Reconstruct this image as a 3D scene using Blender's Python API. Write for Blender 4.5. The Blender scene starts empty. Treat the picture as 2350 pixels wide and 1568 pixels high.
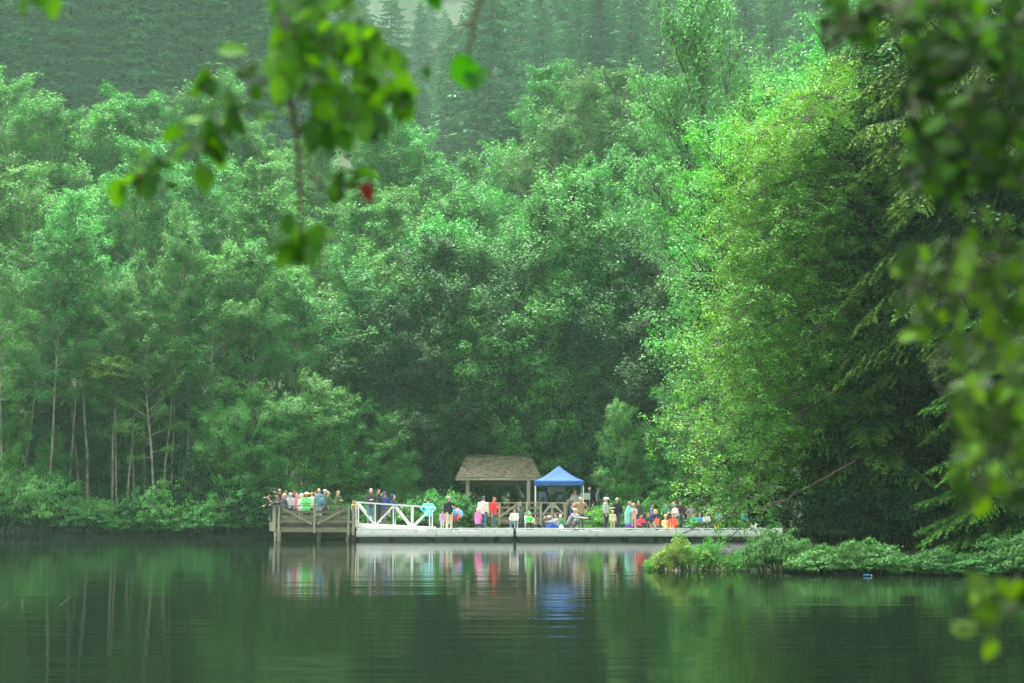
import bpy, math, random
import numpy as np
from mathutils import Vector, Matrix
R = math.radians
sc = bpy.context.scene
col = sc.collection
# ------------------------------------------------------------------ camera
F, CX, HZ, EYE = 4000.0, 1175.0, 1160.0, 2.0
cam_d = bpy.data.cameras.new('camera'); cam = bpy.data.objects.new('camera', cam_d); col.objects.link(cam)
PITCH = math.atan((HZ - 784.0) / F)
cam.location = (0, 0, EYE); cam.rotation_euler = (R(90) + PITCH, 0, 0)
cam_d.sensor_width = 36; cam_d.lens = 36 * F / 2350.0
cam_d.clip_start = .1; cam_d.clip_end = 3000
cam_d.dof.use_dof = True; cam_d.dof.focus_distance = 100.0; cam_d.dof.aperture_fstop = (cam_d.lens / 1000) / 0.022
sc.camera = cam
# ------------------------------------------------------------------ sky, sun, exposure
SUN_EL, SUN_AZ = R(66), R(-14)             # high veiled sun beyond the misty hill
w = bpy.data.worlds.new('World'); sc.world = w; w.use_nodes = True
nt = w.node_tree; nt.nodes.clear()
sky = nt.nodes.new('ShaderNodeTexSky'); sky.sky_type = 'NISHITA'; sky.sun_disc = False
sky.sun_elevation = SUN_EL; sky.sun_rotation = SUN_AZ; sky.dust_density = 6; sky.air_density = 1.0; sky.ozone_density = 1
hs = nt.nodes.new('ShaderNodeHueSaturation'); hs.inputs['Saturation'].default_value = .12
bg = nt.nodes.new('ShaderNodeBackground'); bg.inputs['Strength'].default_value = .15
wo = nt.nodes.new('ShaderNodeOutputWorld')
nt.links.new(sky.outputs[0], hs.inputs['Color']); nt.links.new(hs.outputs[0], bg.inputs[0]); nt.links.new(bg.outputs[0], wo.inputs[0])
sl = bpy.data.lights.new('sun', 'SUN'); sl.energy = 1.4; sl.angle = R(20); sl.color = (1, .97, .9)
so = bpy.data.objects.new('sun', sl); col.objects.link(so)
sd = Vector((math.sin(SUN_AZ) * math.cos(SUN_EL), math.cos(SUN_AZ) * math.cos(SUN_EL), math.sin(SUN_EL)))
so.rotation_euler = (-sd).to_track_quat('-Z', 'Y').to_euler(); so.location = (0, 0, 60)
sc.view_settings.view_transform = 'Standard'; sc.view_settings.look = 'None'
sc.view_settings.exposure = 2.45; sc.view_settings.gamma = 1
sc.cycles.use_denoising = True
sc.cycles.max_bounces = 6; sc.cycles.diffuse_bounces = 3; sc.cycles.glossy_bounces = 3
sc.cycles.transmission_bounces = 4; sc.cycles.volume_bounces = 0; sc.cycles.sample_clamp_indirect = 6
sc.cycles.caustics_reflective = False; sc.cycles.caustics_refractive = False
HAZE_DENSITY = 0.00023

# ------------------------------------------------------------------ helpers
def at(px, py, Y):
    """world point on the picture ray (px, py), 2350 px wide frame, at depth Y"""
    return Vector(((px - CX) * depth(py, Y) / F, Y, EYE + (HZ - py) * 0 + zat(py, Y) - EYE))
def _ray(py):
    a = (784.0 - py) / F
    c, s = math.cos(PITCH), math.sin(PITCH)
    return c - a * s, s + a * c        # y, z components
def depth(py, Y):
    return Y / _ray(py)[0]
def zat(py, Y):
    ry, rz = _ray(py); return EYE + rz / ry * Y
def xat(px, py, Y):
    return (px - CX) / F * depth(py, Y)
def tag(o, label=None, cat=None, group=None, kind=None):
    if label: o['label'] = label
    if cat: o['category'] = cat
    if group: o['group'] = group
    if kind: o['kind'] = kind
    return o
def empty(name, loc=(0, 0, 0), rz=0.0):
    o = bpy.data.objects.new(name, None); col.objects.link(o); o.location = loc; o.rotation_euler = (0, 0, rz)
    o.empty_display_size = .3
    return o
def mesh_np(name, V, faces, mat, parent=None, smooth=False, n=4):
    """faces: int array (m, n)"""
    V = np.asarray(V, dtype=np.float32); faces = np.asarray(faces, dtype=np.int32)
    me = bpy.data.meshes.new(name)
    me.vertices.add(len(V)); me.vertices.foreach_set('co', V.ravel())
    m, n = faces.shape
    me.loops.add(m * n); me.loops.foreach_set('vertex_index', faces.ravel())
    me.polygons.add(m); me.polygons.foreach_set('loop_start', np.arange(0, m * n, n, dtype=np.int32))
    me.polygons.foreach_set('loop_total', np.full(m, n, dtype=np.int32))
    if smooth: me.polygons.foreach_set('use_smooth', np.ones(m, dtype=bool))
    me.update(calc_edges=True); me.validate()
    if mat: me.materials.append(mat)
    o = bpy.data.objects.new(name, me); col.objects.link(o)
    if parent: o.parent = parent
    return o
class MB:
    def __init__(s): s.v = []; s.f = []
    def quadbox(s, P):           # 8 points, bottom ring 0-3, top ring 4-7
        b = len(s.v); s.v += [tuple(p) for p in P]
        s.f += [(b, b+3, b+2, b+1), (b+4, b+5, b+6, b+7)] + [(b+i, b+(i+1) % 4, b+4+(i+1) % 4, b+4+i) for i in range(4)]
    def box(s, x0, x1, y0, y1, z0, z1):
        s.quadbox([(x0,y0,z0),(x1,y0,z0),(x1,y1,z0),(x0,y1,z0),(x0,y0,z1),(x1,y0,z1),(x1,y1,z1),(x0,y1,z1)])
    def bar(s, a, b, w, h, up=Vector((0, 0, 1))):   # rectangular bar from a to b, w sideways, h along up
        a = Vector(a); b = Vector(b); d = (b - a).normalized()
        if abs(d.dot(up)) > .98: up = Vector((0, 1, 0))
        r = d.cross(up).normalized() * w / 2; u = r.cross(d).normalized() * h / 2
        s.quadbox([a-r-u, a+r-u, a+r+u, a-r+u, b-r-u, b+r-u, b+r+u, b-r+u])
    def tube(s, pts, rad, k=8, cap=True, squash=1.0):
        pts = [Vector(p) for p in pts]; n = len(pts); b = len(s.v)
        if not hasattr(rad, '__len__'): rad = [rad] * n
        prev = None
        for i, p in enumerate(pts):
            d = (pts[min(i+1, n-1)] - pts[max(i-1, 0)]).normalized()
            if prev is None:
                r = d.cross(Vector((0, 1, 0.01)))
                if r.length < .1: r = d.cross(Vector((1, 0, 0)))
            else: r = prev - d * prev.dot(d)
            r.normalize(); prev = r; u = d.cross(r)
            rr = rad[i]; ra, rb = (rr if hasattr(rr, '__len__') else (rr, rr * squash))
            for j in range(k):
                a = 2 * math.pi * j / k
                s.v.append(tuple(p + r * math.cos(a) * ra + u * math.sin(a) * rb))
        for i in range(n - 1):
            for j in range(k):
                q = b + i * k; s.f.append((q+j, q+(j+1) % k, q+k+(j+1) % k, q+k+j))
        if cap:
            s.f.append(tuple(b + j for j in range(k))[::-1]); s.f.append(tuple(b + (n-1) * k + j for j in range(k)))
    def ball(s, c, r, k=8, m=6):
        c = Vector(c); rx, ry, rz = r if hasattr(r, '__len__') else (r, r, r); b = len(s.v)
        for i in range(1, m):
            t = math.pi * i / m
            for j in range(k):
                a = 2 * math.pi * j / k
                s.v.append((c.x + rx*math.sin(t)*math.cos(a), c.y + ry*math.sin(t)*math.sin(a), c.z - rz*math.cos(t)))
        lo = len(s.v); s.v.append((c.x, c.y, c.z - rz)); hi = len(s.v); s.v.append((c.x, c.y, c.z + rz))
        for i in range(m - 2):
            for j in range(k):
                q = b + i*k; s.f.append((q+j, q+(j+1) % k, q+k+(j+1) % k, q+k+j))
        for j in range(k):
            s.f.append((lo, b+(j+1) % k, b+j)); q = b+(m-2)*k; s.f.append((hi, q+j, q+(j+1) % k))
    def build(s, name, mat, parent=None, smooth=False, bevel=0):
        me = bpy.data.meshes.new(name); me.from_pydata(s.v, [], s.f); me.update()
        if smooth: me.polygons.foreach_set('use_smooth', [True] * len(me.polygons))
        me.materials.append(mat)
        o = bpy.data.objects.new(name, me); col.objects.link(o)
        if parent: o.parent = parent
        if bevel:
            m = o.modifiers.new('bevel', 'BEVEL'); m.width = bevel; m.segments = 2
        return o
# ------------------------------------------------------------------ materials
def nodes(name):
    m = bpy.data.materials.new(name); m.use_nodes = True; n = m.node_tree; n.nodes.clear()
    return m, n, n.nodes.new('ShaderNodeOutputMaterial')
def N(n, t, **kw):
    x = n.nodes.new(t)
    for k, v in kw.items():
        if k in x.inputs.keys(): x.inputs[k].default_value = v
        else: setattr(x, k, v)
    return x
def ramp(n, c0, c1, p0=.3, p1=.7):
    r = n.nodes.new('ShaderNodeValToRGB'); e = r.color_ramp.elements
    e[0].position = p0; e[0].color = (*c0, 1); e[1].position = p1; e[1].color = (*c1, 1); return r
def mat_surface(name, c0, c1, scale=3.0, rough=.75, stretch=(1, 1, 1), bump=.0, spec=.3, metal=0, detail=5, p=(.3, .7)):
    m, n, out = nodes(name)
    tc = N(n, 'ShaderNodeTexCoord'); mp = N(n, 'ShaderNodeMapping'); mp.inputs['Scale'].default_value = stretch
    no = N(n, 'ShaderNodeTexNoise', Scale=scale, Detail=detail, Roughness=.65)
    rp = ramp(n, c0, c1, *p)
    b = N(n, 'ShaderNodeBsdfPrincipled', Roughness=rough, Metallic=metal); b.inputs['Specular IOR Level'].default_value = spec
    L = n.links.new
    L(tc.outputs['Object'], mp.inputs[0]); L(mp.outputs[0], no.inputs['Vector']); L(no.outputs[0], rp.inputs[0]); L(rp.outputs[0], b.inputs['Base Color'])
    if bump:
        bm = N(n, 'ShaderNodeBump', Strength=bump, Distance=.015); L(no.outputs[0], bm.inputs['Height']); L(bm.outputs[0], b.inputs['Normal'])
    L(b.outputs[0], out.inputs[0]); return m
def mat_leaf(name, cols, trans=.35, vary=.25, rough=.5, tcol=1.5, gloss=.06, tip=None):
    """cols: 3 leaf colours picked per leaf; whole plants vary a little between each other"""
    m, n, out = nodes(name); L = n.links.new
    g = N(n, 'ShaderNodeNewGeometry'); rp = n.nodes.new('ShaderNodeValToRGB'); e = rp.color_ramp.elements
    e[0].position = 0; e[0].color = (*cols[0], 1); e[1].position = 1; e[1].color = (*cols[2], 1)
    k = e.new(.5); k.color = (*cols[1], 1)
    L(g.outputs['Random Per Island'], rp.inputs[0])
    src = rp.outputs[0]
    if tip:      # fresh growth at the twig ends, with their lit look put into the colour
        at_ = N(n, 'ShaderNodeAttribute', attribute_name='growth'); mt = N(n, 'ShaderNodeMix', data_type='RGBA'); L(at_.outputs['Fac'], mt.inputs[0]); L(src, mt.inputs[6]); mt.inputs[7].default_value = (*tip, 1); src = mt.outputs[2]
    oi = N(n, 'ShaderNodeObjectInfo')
    mr = N(n, 'ShaderNodeMapRange'); mr.inputs['To Min'].default_value = 1 - vary; mr.inputs['To Max'].default_value = 1 + vary
    L(oi.outputs['Random'], mr.inputs['Value'])
    hs = N(n, 'ShaderNodeHueSaturation'); mh = N(n, 'ShaderNodeMapRange'); mh.inputs['To Min'].default_value = .5 - .028; mh.inputs['To Max'].default_value = .5 + .006
    mm = N(n, 'ShaderNodeMath', operation='FRACT'); m2 = N(n, 'ShaderNodeMath', operation='MULTIPLY'); m2.inputs[1].default_value = 7.31
    L(oi.outputs['Random'], m2.inputs[0]); L(m2.outputs[0], mm.inputs[0]); L(mm.outputs[0], mh.inputs['Value'])
    L(mh.outputs[0], hs.inputs['Hue']); L(mr.outputs[0], hs.inputs['Value']); L(src, hs.inputs['Color'])
    d = N(n, 'ShaderNodeBsdfDiffuse'); t = N(n, 'ShaderNodeBsdfTranslucent'); mx = N(n, 'ShaderNodeMixShader', Fac=trans)
    tv = N(n, 'ShaderNodeHueSaturation', Value=tcol, Saturation=1.1, Hue=.49)
    L(hs.outputs[0], d.inputs[0]); L(hs.outputs[0], tv.inputs['Color']); L(tv.outputs[0], t.inputs[0]); L(d.outputs[0], mx.inputs[1]); L(t.outputs[0], mx.inputs[2])
    last = mx
    if gloss:
        gl = N(n, 'ShaderNodeBsdfGlossy', Roughness=rough); gl.inputs[0].default_value = (.9, 1, .9, 1)
        m3 = N(n, 'ShaderNodeMixShader', Fac=gloss); L(mx.outputs[0], m3.inputs[1]); L(gl.outputs[0], m3.inputs[2]); last = m3
    L(last.outputs[0], out.inputs[0]); return m
def plain(name, c, rough=.8, spec=.25, vary=.12):
    return mat_surface(name, tuple(x * (1 - vary) for x in c), tuple(min(1, x * (1 + vary)) for x in c), scale=6, rough=rough, spec=spec)
M = {}
M['alder'] = mat_leaf('alder_leaf', [(.038, .190, .038), (.058, .270, .052), (.080, .340, .068)], trans=.22, vary=.3, gloss=.03)
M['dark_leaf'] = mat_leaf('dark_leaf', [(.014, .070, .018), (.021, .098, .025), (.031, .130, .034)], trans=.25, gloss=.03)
M['lime_leaf'] = mat_leaf('lime_leaf', [(.040, .215, .028), (.070, .320, .040), (.120, .450, .062)], trans=.25, vary=.12, gloss=.03)
M['shrub_leaf'] = mat_leaf('shrub_leaf', [(.025, .135, .026), (.040, .195, .036), (.062, .260, .048)], trans=.28, gloss=.03)
M['yellow_leaf'] = mat_leaf('yellow_leaf', [(.100, .230, .035), (.150, .310, .045), (.230, .400, .060)], trans=.35, gloss=.03)
M['needle'] = mat_leaf('fir_needle', [(.040, .105, .055), (.058, .15, .075), (.085, .21, .10)], trans=.12, gloss=.02, tip=(.085, .24, .10))
M['painted_shade_leaf'] = mat_leaf('painted_shade_leaf', [(.006, .020, .008), (.010, .034, .012), (.018, .055, .018)], trans=.12, gloss=.01)  # gloom of the right-bank hollow put into the leaf colour
M['hemlock'] = mat_leaf('hemlock_needle', [(.012, .045, .014), (.022, .075, .018), (.035, .10, .022)], trans=.15, gloss=.02, tip=(.11, .27, .045))
M['near_dark'] = mat_leaf('near_dark_leaf', [(.004, .016, .003), (.008, .032, .004), (.035, .12, .008)], trans=.4, vary=.1, gloss=.01, tcol=1.6)  # darkness of the leaf undersides put into the colour
M['near_leaf'] = mat_leaf('near_leaf', [(.005, .036, .003), (.014, .088, .006), (.045, .22, .010)], trans=.42, vary=.1, gloss=.01, tcol=1.45)
M['bark_pale'] = mat_surface('bark_pale', (.10, .095, .07), (.38, .36, .28), scale=2.2, rough=.9, stretch=(1, 1, .8), bump=.3)
M['bark_dark'] = mat_surface('bark_dark', (.035, .028, .02), (.11, .09, .07), scale=5, rough=.95, stretch=(2, 2, .4), bump=.4)
M['bark_fir'] = mat_surface('bark_fir', (.03, .026, .02), (.09, .075, .06), scale=4, rough=.95, stretch=(2, 2, .3), bump=.4)
M['twig'] = mat_surface('twig_bark', (.04, .045, .02), (.09, .09, .05), scale=20, rough=.8)
M['wood_grey'] = mat_surface('weathered_wood', (.10, .092, .062), (.30, .28, .19), scale=3, rough=.85, stretch=(.5, 3, 6), bump=.2)
M['wood_post'] = mat_surface('weathered_post', (.17, .16, .11), (.44, .42, .31), scale=3, rough=.85, stretch=(5, 5, .6), bump=.2)
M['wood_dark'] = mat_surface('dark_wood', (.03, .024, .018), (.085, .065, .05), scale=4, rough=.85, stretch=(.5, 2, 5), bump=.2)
M['white_paint'] = mat_surface('white_paint', (.60, .63, .57), (.80, .82, .77), scale=2.5, rough=.5, stretch=(.6, 1, 2), p=(.25, .5))
M['deck_board'] = mat_surface('deck_board', (.42, .41, .37), (.58, .57, .52), scale=3, rough=.8, stretch=(6, .4, 1))
M['float_black'] = mat_surface('black_plastic', (.012, .013, .014), (.04, .042, .04), scale=3, rough=.55)
M['metal'] = mat_surface('grey_metal', (.3, .31, .31), (.45, .46, .46), scale=6, rough=.4, metal=.6)
M['blue_fabric'] = mat_surface('blue_fabric', (.018, .085, .27), (.028, .115, .34), scale=1.6, rough=.7)
M['skin_a'] = plain('skin_light', (.62, .36, .26)); M['skin_b'] = plain('skin_tan', (.50, .28, .18))
M['eye'] = plain('eye_dark', (.03, .025, .02), rough=.3)
M['shoe'] = plain('shoe_dark', (.04, .04, .045))
_c = {}
def colour(c):
    if c not in _c: _c[c] = plain('cloth_%d' % len(_c), c, rough=.9, vary=.18)
    return _c[c]
m, n, out = nodes('float_paint'); L = n.links.new
tc = N(n, 'ShaderNodeTexCoord'); mp = N(n, 'ShaderNodeMapping'); mp.inputs['Scale'].default_value = (3, 1, .5); L(tc.outputs['Object'], mp.inputs[0]); no = N(n, 'ShaderNodeTexNoise', Scale=1.5, Detail=6, Roughness=.7); L(mp.outputs[0], no.inputs['Vector'])
sp = N(n, 'ShaderNodeSeparateXYZ'); L(tc.outputs['Object'], sp.inputs[0]); mr = N(n, 'ShaderNodeMapRange'); mr.inputs['From Min'].default_value = .28; mr.inputs['From Max'].default_value = -.12; L(sp.outputs['Z'], mr.inputs['Value'])
mu = N(n, 'ShaderNodeMath', operation='MULTIPLY'); L(mr.outputs[0], mu.inputs[0]); L(no.outputs[0], mu.inputs[1]); rr = ramp(n, (0, 0, 0), (1, 1, 1), .22, .62); L(mu.outputs[0], rr.inputs[0])
rp = ramp(n, (.60, .64, .58), (.80, .83, .77), .35, .55); L(no.outputs[0], rp.inputs[0]); mx = N(n, 'ShaderNodeMix', data_type='RGBA'); L(rr.outputs[0], mx.inputs[0]); L(rp.outputs[0], mx.inputs[6]); mx.inputs[7].default_value = (.22, .25, .16, 1)
b = N(n, 'ShaderNodeBsdfPrincipled', Roughness=.55); L(mx.outputs[2], b.inputs['Base Color']); L(b.outputs[0], out.inputs[0]); M['float_paint'] = m
# ------------------------------------------------------------------ terrain
def interp(x, xs, ys): return np.interp(x, xs, ys)
def ground_z(x, y):
    x = np.asarray(x, float); y = np.asarray(y, float)
    far = y - interp(x, [-200, -60, -30, -14, 0, 12, 20], [118, 113, 110, 108.5, 106.5, 106, 107])
    yn = interp(x, [6.8, 9, 16, 25, 60, 200], [56, 52.2, 50.2, 48, 44, 40])
    xs = interp(y, [50, 55, 60, 72, 85, 96, 100, 112], [6.8, 7.0, 7.6, 10, 12, 15.5, 17.5, 22])
    rt = np.minimum(y - yn, x - xs)
    near = 4.0 - y
    d = np.maximum(np.maximum(far, rt), near)
    z = np.where(d < 0, np.maximum(-2.2, d * .35), .12 + np.minimum(d, 14) * .07 + .08 * np.sin(x * .9) * np.cos(y * .7) * np.minimum(1, d * .3))
    u = x / np.maximum(y, 60)                           # lateral angle seen from the lake
    vall = np.exp(-((u + .022) / .045) ** 2)
    hill = np.maximum(0, y - 126) * (.36 - .20 * vall)
    hill = hill + .42 * np.maximum(0, y - 400)
    hill = hill + 3.0 * np.sin(x * .05 + 1) * np.clip((y - 130) / 60, 0, 1)
    hr = np.maximum(0, rt - 10) * .22 * (y < 140)
    nz = np.minimum(.35, .05 + near * .06)
    z = np.where(near > 0, np.maximum(nz, .05), z + np.where(far > 0, hill, 0) + np.where(rt > 0, hr, 0))
    return z
def gz(x, y): return float(ground_z(x, y))
def axis(segs):
    out = []
    for a, b, s in segs: out += list(np.arange(a, b, s))
    out.append(segs[-1][1]); return np.array(out, float)
gx = axis([(-700, -120, 40), (-120, -50, 6), (-50, 50, 1.25), (50, 120, 6), (120, 700, 40)])
gy = axis([(-200, -20, 30), (-20, 10, 2), (10, 40, 5), (40, 62, .8), (62, 102, 2), (102, 130, 1), (130, 300, 6), (300, 1400, 40)])
X, Yg = np.meshgrid(gx, gy); Z = ground_z(X, Yg)
nx, ny = len(gx), len(gy); idx = np.arange(nx * ny).reshape(ny, nx)
fa = np.stack([idx[:-1, :-1], idx[:-1, 1:], idx[1:, 1:], idx[1:, :-1]], -1).reshape(-1, 4)
M['soil'] = mat_surface('forest_floor', (.018, .028, .012), (.05, .085, .03), scale=.8, rough=.95, bump=.5)
g = mesh_np('ground', np.stack([X, Yg, Z], -1).reshape(-1, 3), fa, M['soil'], smooth=True); tag(g, kind='structure')
# ------------------------------------------------------------------ water
m, n, out = nodes('lake_water'); L = n.links.new
tc = N(n, 'ShaderNodeTexCoord')
def wave(sx, sy, sc_, det):
    mp = N(n, 'ShaderNodeMapping'); mp.inputs['Scale'].default_value = (sx, sy, 1); L(tc.outputs['Object'], mp.inputs[0])
    no = N(n, 'ShaderNodeTexNoise', Scale=sc_, Detail=det, Roughness=.5); L(mp.outputs[0], no.inputs['Vector']); return no
w1 = wave(.10, 1.0, 1.6, 2); w2 = wave(.03, .5, .8, 2)
ad = N(n, 'ShaderNodeMath', operation='MULTIPLY_ADD'); ad.inputs[1].default_value = .5
L(w1.outputs[0], ad.inputs[0]); L(w2.outputs[0], ad.inputs[2])
bp = N(n, 'ShaderNodeBump', Strength=1.0, Distance=.015); L(ad.outputs[0], bp.inputs['Height'])
sx = N(n, 'ShaderNodeSeparateXYZ'); L(tc.outputs['Object'], sx.inputs[0]); calm = N(n, 'ShaderNodeMapRange'); calm.inputs['From Min'].default_value = 26; calm.inputs['From Max'].default_value = 62; calm.inputs['To Min'].default_value = 1.0; calm.inputs['To Max'].default_value = .4
L(sx.outputs['Y'], calm.inputs['Value']); L(calm.outputs[0], bp.inputs['Strength'])      # the breeze dies away towards the float
b = N(n, 'ShaderNodeBsdfPrincipled', Roughness=.05, IOR=1.33); b.inputs['Base Color'].default_value = (.004, .008, .004, 1)
b.inputs['Specular Tint'].default_value = (.31, .37, .31, 1)
L(bp.outputs[0], b.inputs['Normal'])
mk = N(n, 'ShaderNodeBsdfDiffuse'); mk.inputs[0].default_value = (.004, .007, .004, 1); mw = N(n, 'ShaderNodeMixShader', Fac=.22)      # murky near-black mixed in, dimming the reflections
L(b.outputs[0], mw.inputs[1]); L(mk.outputs[0], mw.inputs[2]); L(mw.outputs[0], out.inputs[0]); M['water'] = m
wa = mesh_np('water', [(-220, 2.5, 0), (220, 2.5, 0), (220, 125, 0), (-220, 125, 0)], [(0, 1, 2, 3)], m); tag(wa, kind='structure')

# ------------------------------------------------------------------ foliage geometry
def leaf_quads(C, Nrm, size, rng, aspect=.6, axis=None):
    """diamond leaves at C with normals Nrm, returns verts (4n,3), faces (n,4)"""
    n = len(C)
    Nrm = Nrm / (np.linalg.norm(Nrm, axis=1, keepdims=True) + 1e-9)
    a = rng.normal(size=(n, 3)) if axis is None else axis + rng.normal(size=(n, 3)) * .25
    a = a - Nrm * (a * Nrm).sum(1, keepdims=True); a /= np.linalg.norm(a, axis=1, keepdims=True) + 1e-9
    b = np.cross(Nrm, a)
    s = (size * rng.uniform(.65, 1.25, n))[:, None]
    V = np.stack([C - a * s * .5, C + b * s * .5 * aspect + a * s * .05, C + a * s * .5, C - b * s * .5 * aspect + a * s * .05], 1).reshape(-1, 3)
    return V, np.arange(4 * n).reshape(n, 4)
def clusters_to_leaves(cl, rng, per, rad, size, flat=.35, tilt=.55, aspect=.62, outw=.5):
    """cl: array (k,6) position + outward dir. leaves spread over a drooping umbrella"""
    k = len(cl); n = k * per
    c = np.repeat(cl[:, :3], per, 0); o = np.repeat(cl[:, 3:6], per, 0)
    rr = np.repeat(rng.uniform(.6, 1.3, k) * rad, per)
    th = rng.uniform(0, 2 * math.pi, n); r = np.sqrt(rng.uniform(0, 1, n))
    off = np.stack([np.cos(th) * r * rr, np.sin(th) * r * rr, (-.45 * r ** 2 + rng.normal(0, .16, n)) * rr * flat * 2], 1)
    out = o * (rng.uniform(-.2, .6, n) * rr * .6)[:, None]
    P = c + off + out
    radial = np.stack([np.cos(th) * r, np.sin(th) * r, np.zeros(n)], 1)
    Nn = np.array([0, 0, 1.0]) + radial * outw + o * .35 + rng.normal(size=(n, 3)) * tilt
    return leaf_quads(P, Nn, size, rng, aspect)
def curve(p, d, length, n, rng, wob=.12, lift=0.0):
    pts = [np.array(p, float)]; d = np.array(d, float); d /= np.linalg.norm(d)
    for i in range(n):
        d = d + rng.normal(size=3) * wob + np.array([0, 0, lift]); d /= np.linalg.norm(d)
        pts.append(pts[-1] + d * length / n)
    return np.array(pts)
def broadleaf(seed, H=20, crown0=.35, rad=3.6, limbs=26, per=60, leaf=.16, crad=.75, topbias=1.0, trunk_r=.17, lean=(0, 0), el=(20, 55), dens=1.0, multi=1, wobble=.05, arch=-.02, flat=.45, tilt=.36):
    rng = np.random.default_rng(seed); mb = MB(); cl = []
    for s in range(multi):
        d0 = np.array([lean[0] + rng.normal(0, .05 + .16 * (multi > 1)), lean[1] + rng.normal(0, .05 + .12 * (multi > 1)), 1.0])
        st = np.array([rng.normal(0, .25 * (multi > 1)), rng.normal(0, .25 * (multi > 1)), -.6])
        Hs = (H * (1 if s == 0 else rng.uniform(.6, .95))); tr = curve(st, d0, Hs * .97 + .6, 12, rng, wobble, lift=.03)
        tr[:, 2] *= Hs * .97 / max(tr[-1, 2], .1)
        tr_r = trunk_r * (1 if s == 0 else .7)
        mb.tube(tr, [tr_r * (1 - .85 * (i / 12) ** 1.1) * (1.35 if i == 0 else 1) for i in range(13)], 8)
        nl = int(limbs * (1 if s == 0 else .6)); ga = rng.uniform(0, 6.3)
        for i in range(nl):
            t = crown0 + (1 - crown0) * ((i + .5) / nl) ** .9
            f = t * 12; j = min(int(f), 11); p = tr[j] * (1 - (f - j)) + tr[j + 1] * (f - j)
            u = (t - crown0) / (1 - crown0)
            prof = (math.sin(math.pi * min(1, (u * .8 + .18))) ** .8) * topbias + .12
            Ln = rad * prof * rng.uniform(.7, 1.2)
            az = ga + i * 2.4 + rng.normal(0, .3); e = R(el[0] + (el[1] - el[0]) * u + rng.normal(0, 8))
            d = np.array([math.cos(az) * math.cos(e), math.sin(az) * math.cos(e), math.sin(e)])
            lb = curve(p, d, Ln, 6, rng, .10, lift=arch)
            mb.tube(lb, [max(.012, tr_r * .32 * (1 - .8 * q / 6)) for q in range(7)], 5, cap=False)
            ns = max(3, int(4 * dens * Ln / 1.6))
            for q in range(ns):
                f2 = 1.6 + 4.3 * (q + rng.uniform(0, .8)) / ns; j2 = min(int(f2), 5)
                pb = lb[j2] * (1 - (f2 - j2)) + lb[j2 + 1] * (f2 - j2)
                side = np.cross(d, [0, 0, 1]) * rng.choice([-1, 1])
                d2 = d * .6 + side * rng.uniform(.3, 1) + np.array([0, 0, rng.uniform(-.15, .5)])
                sb = curve(pb, d2, Ln * rng.uniform(.18, .42), 3, rng, .15)
                mb.tube(sb, [.02, .016, .012, .006], 4, cap=False)
                od = d2 / np.linalg.norm(d2)
                for w_ in (2, 3): cl.append(np.concatenate([sb[w_], od]))
            cl.append(np.concatenate([lb[6], d])); cl.append(np.concatenate([lb[4], d]))
        for q in range(5): cl.append(np.concatenate([tr[12] + rng.normal(0, .25, 3) * [1, 1, 1.2], [0, 0, 1]]))
    V, Fc = clusters_to_leaves(np.array(cl), rng, per, crad, leaf, flat=flat, tilt=tilt)
    return mb, V, Fc
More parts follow.
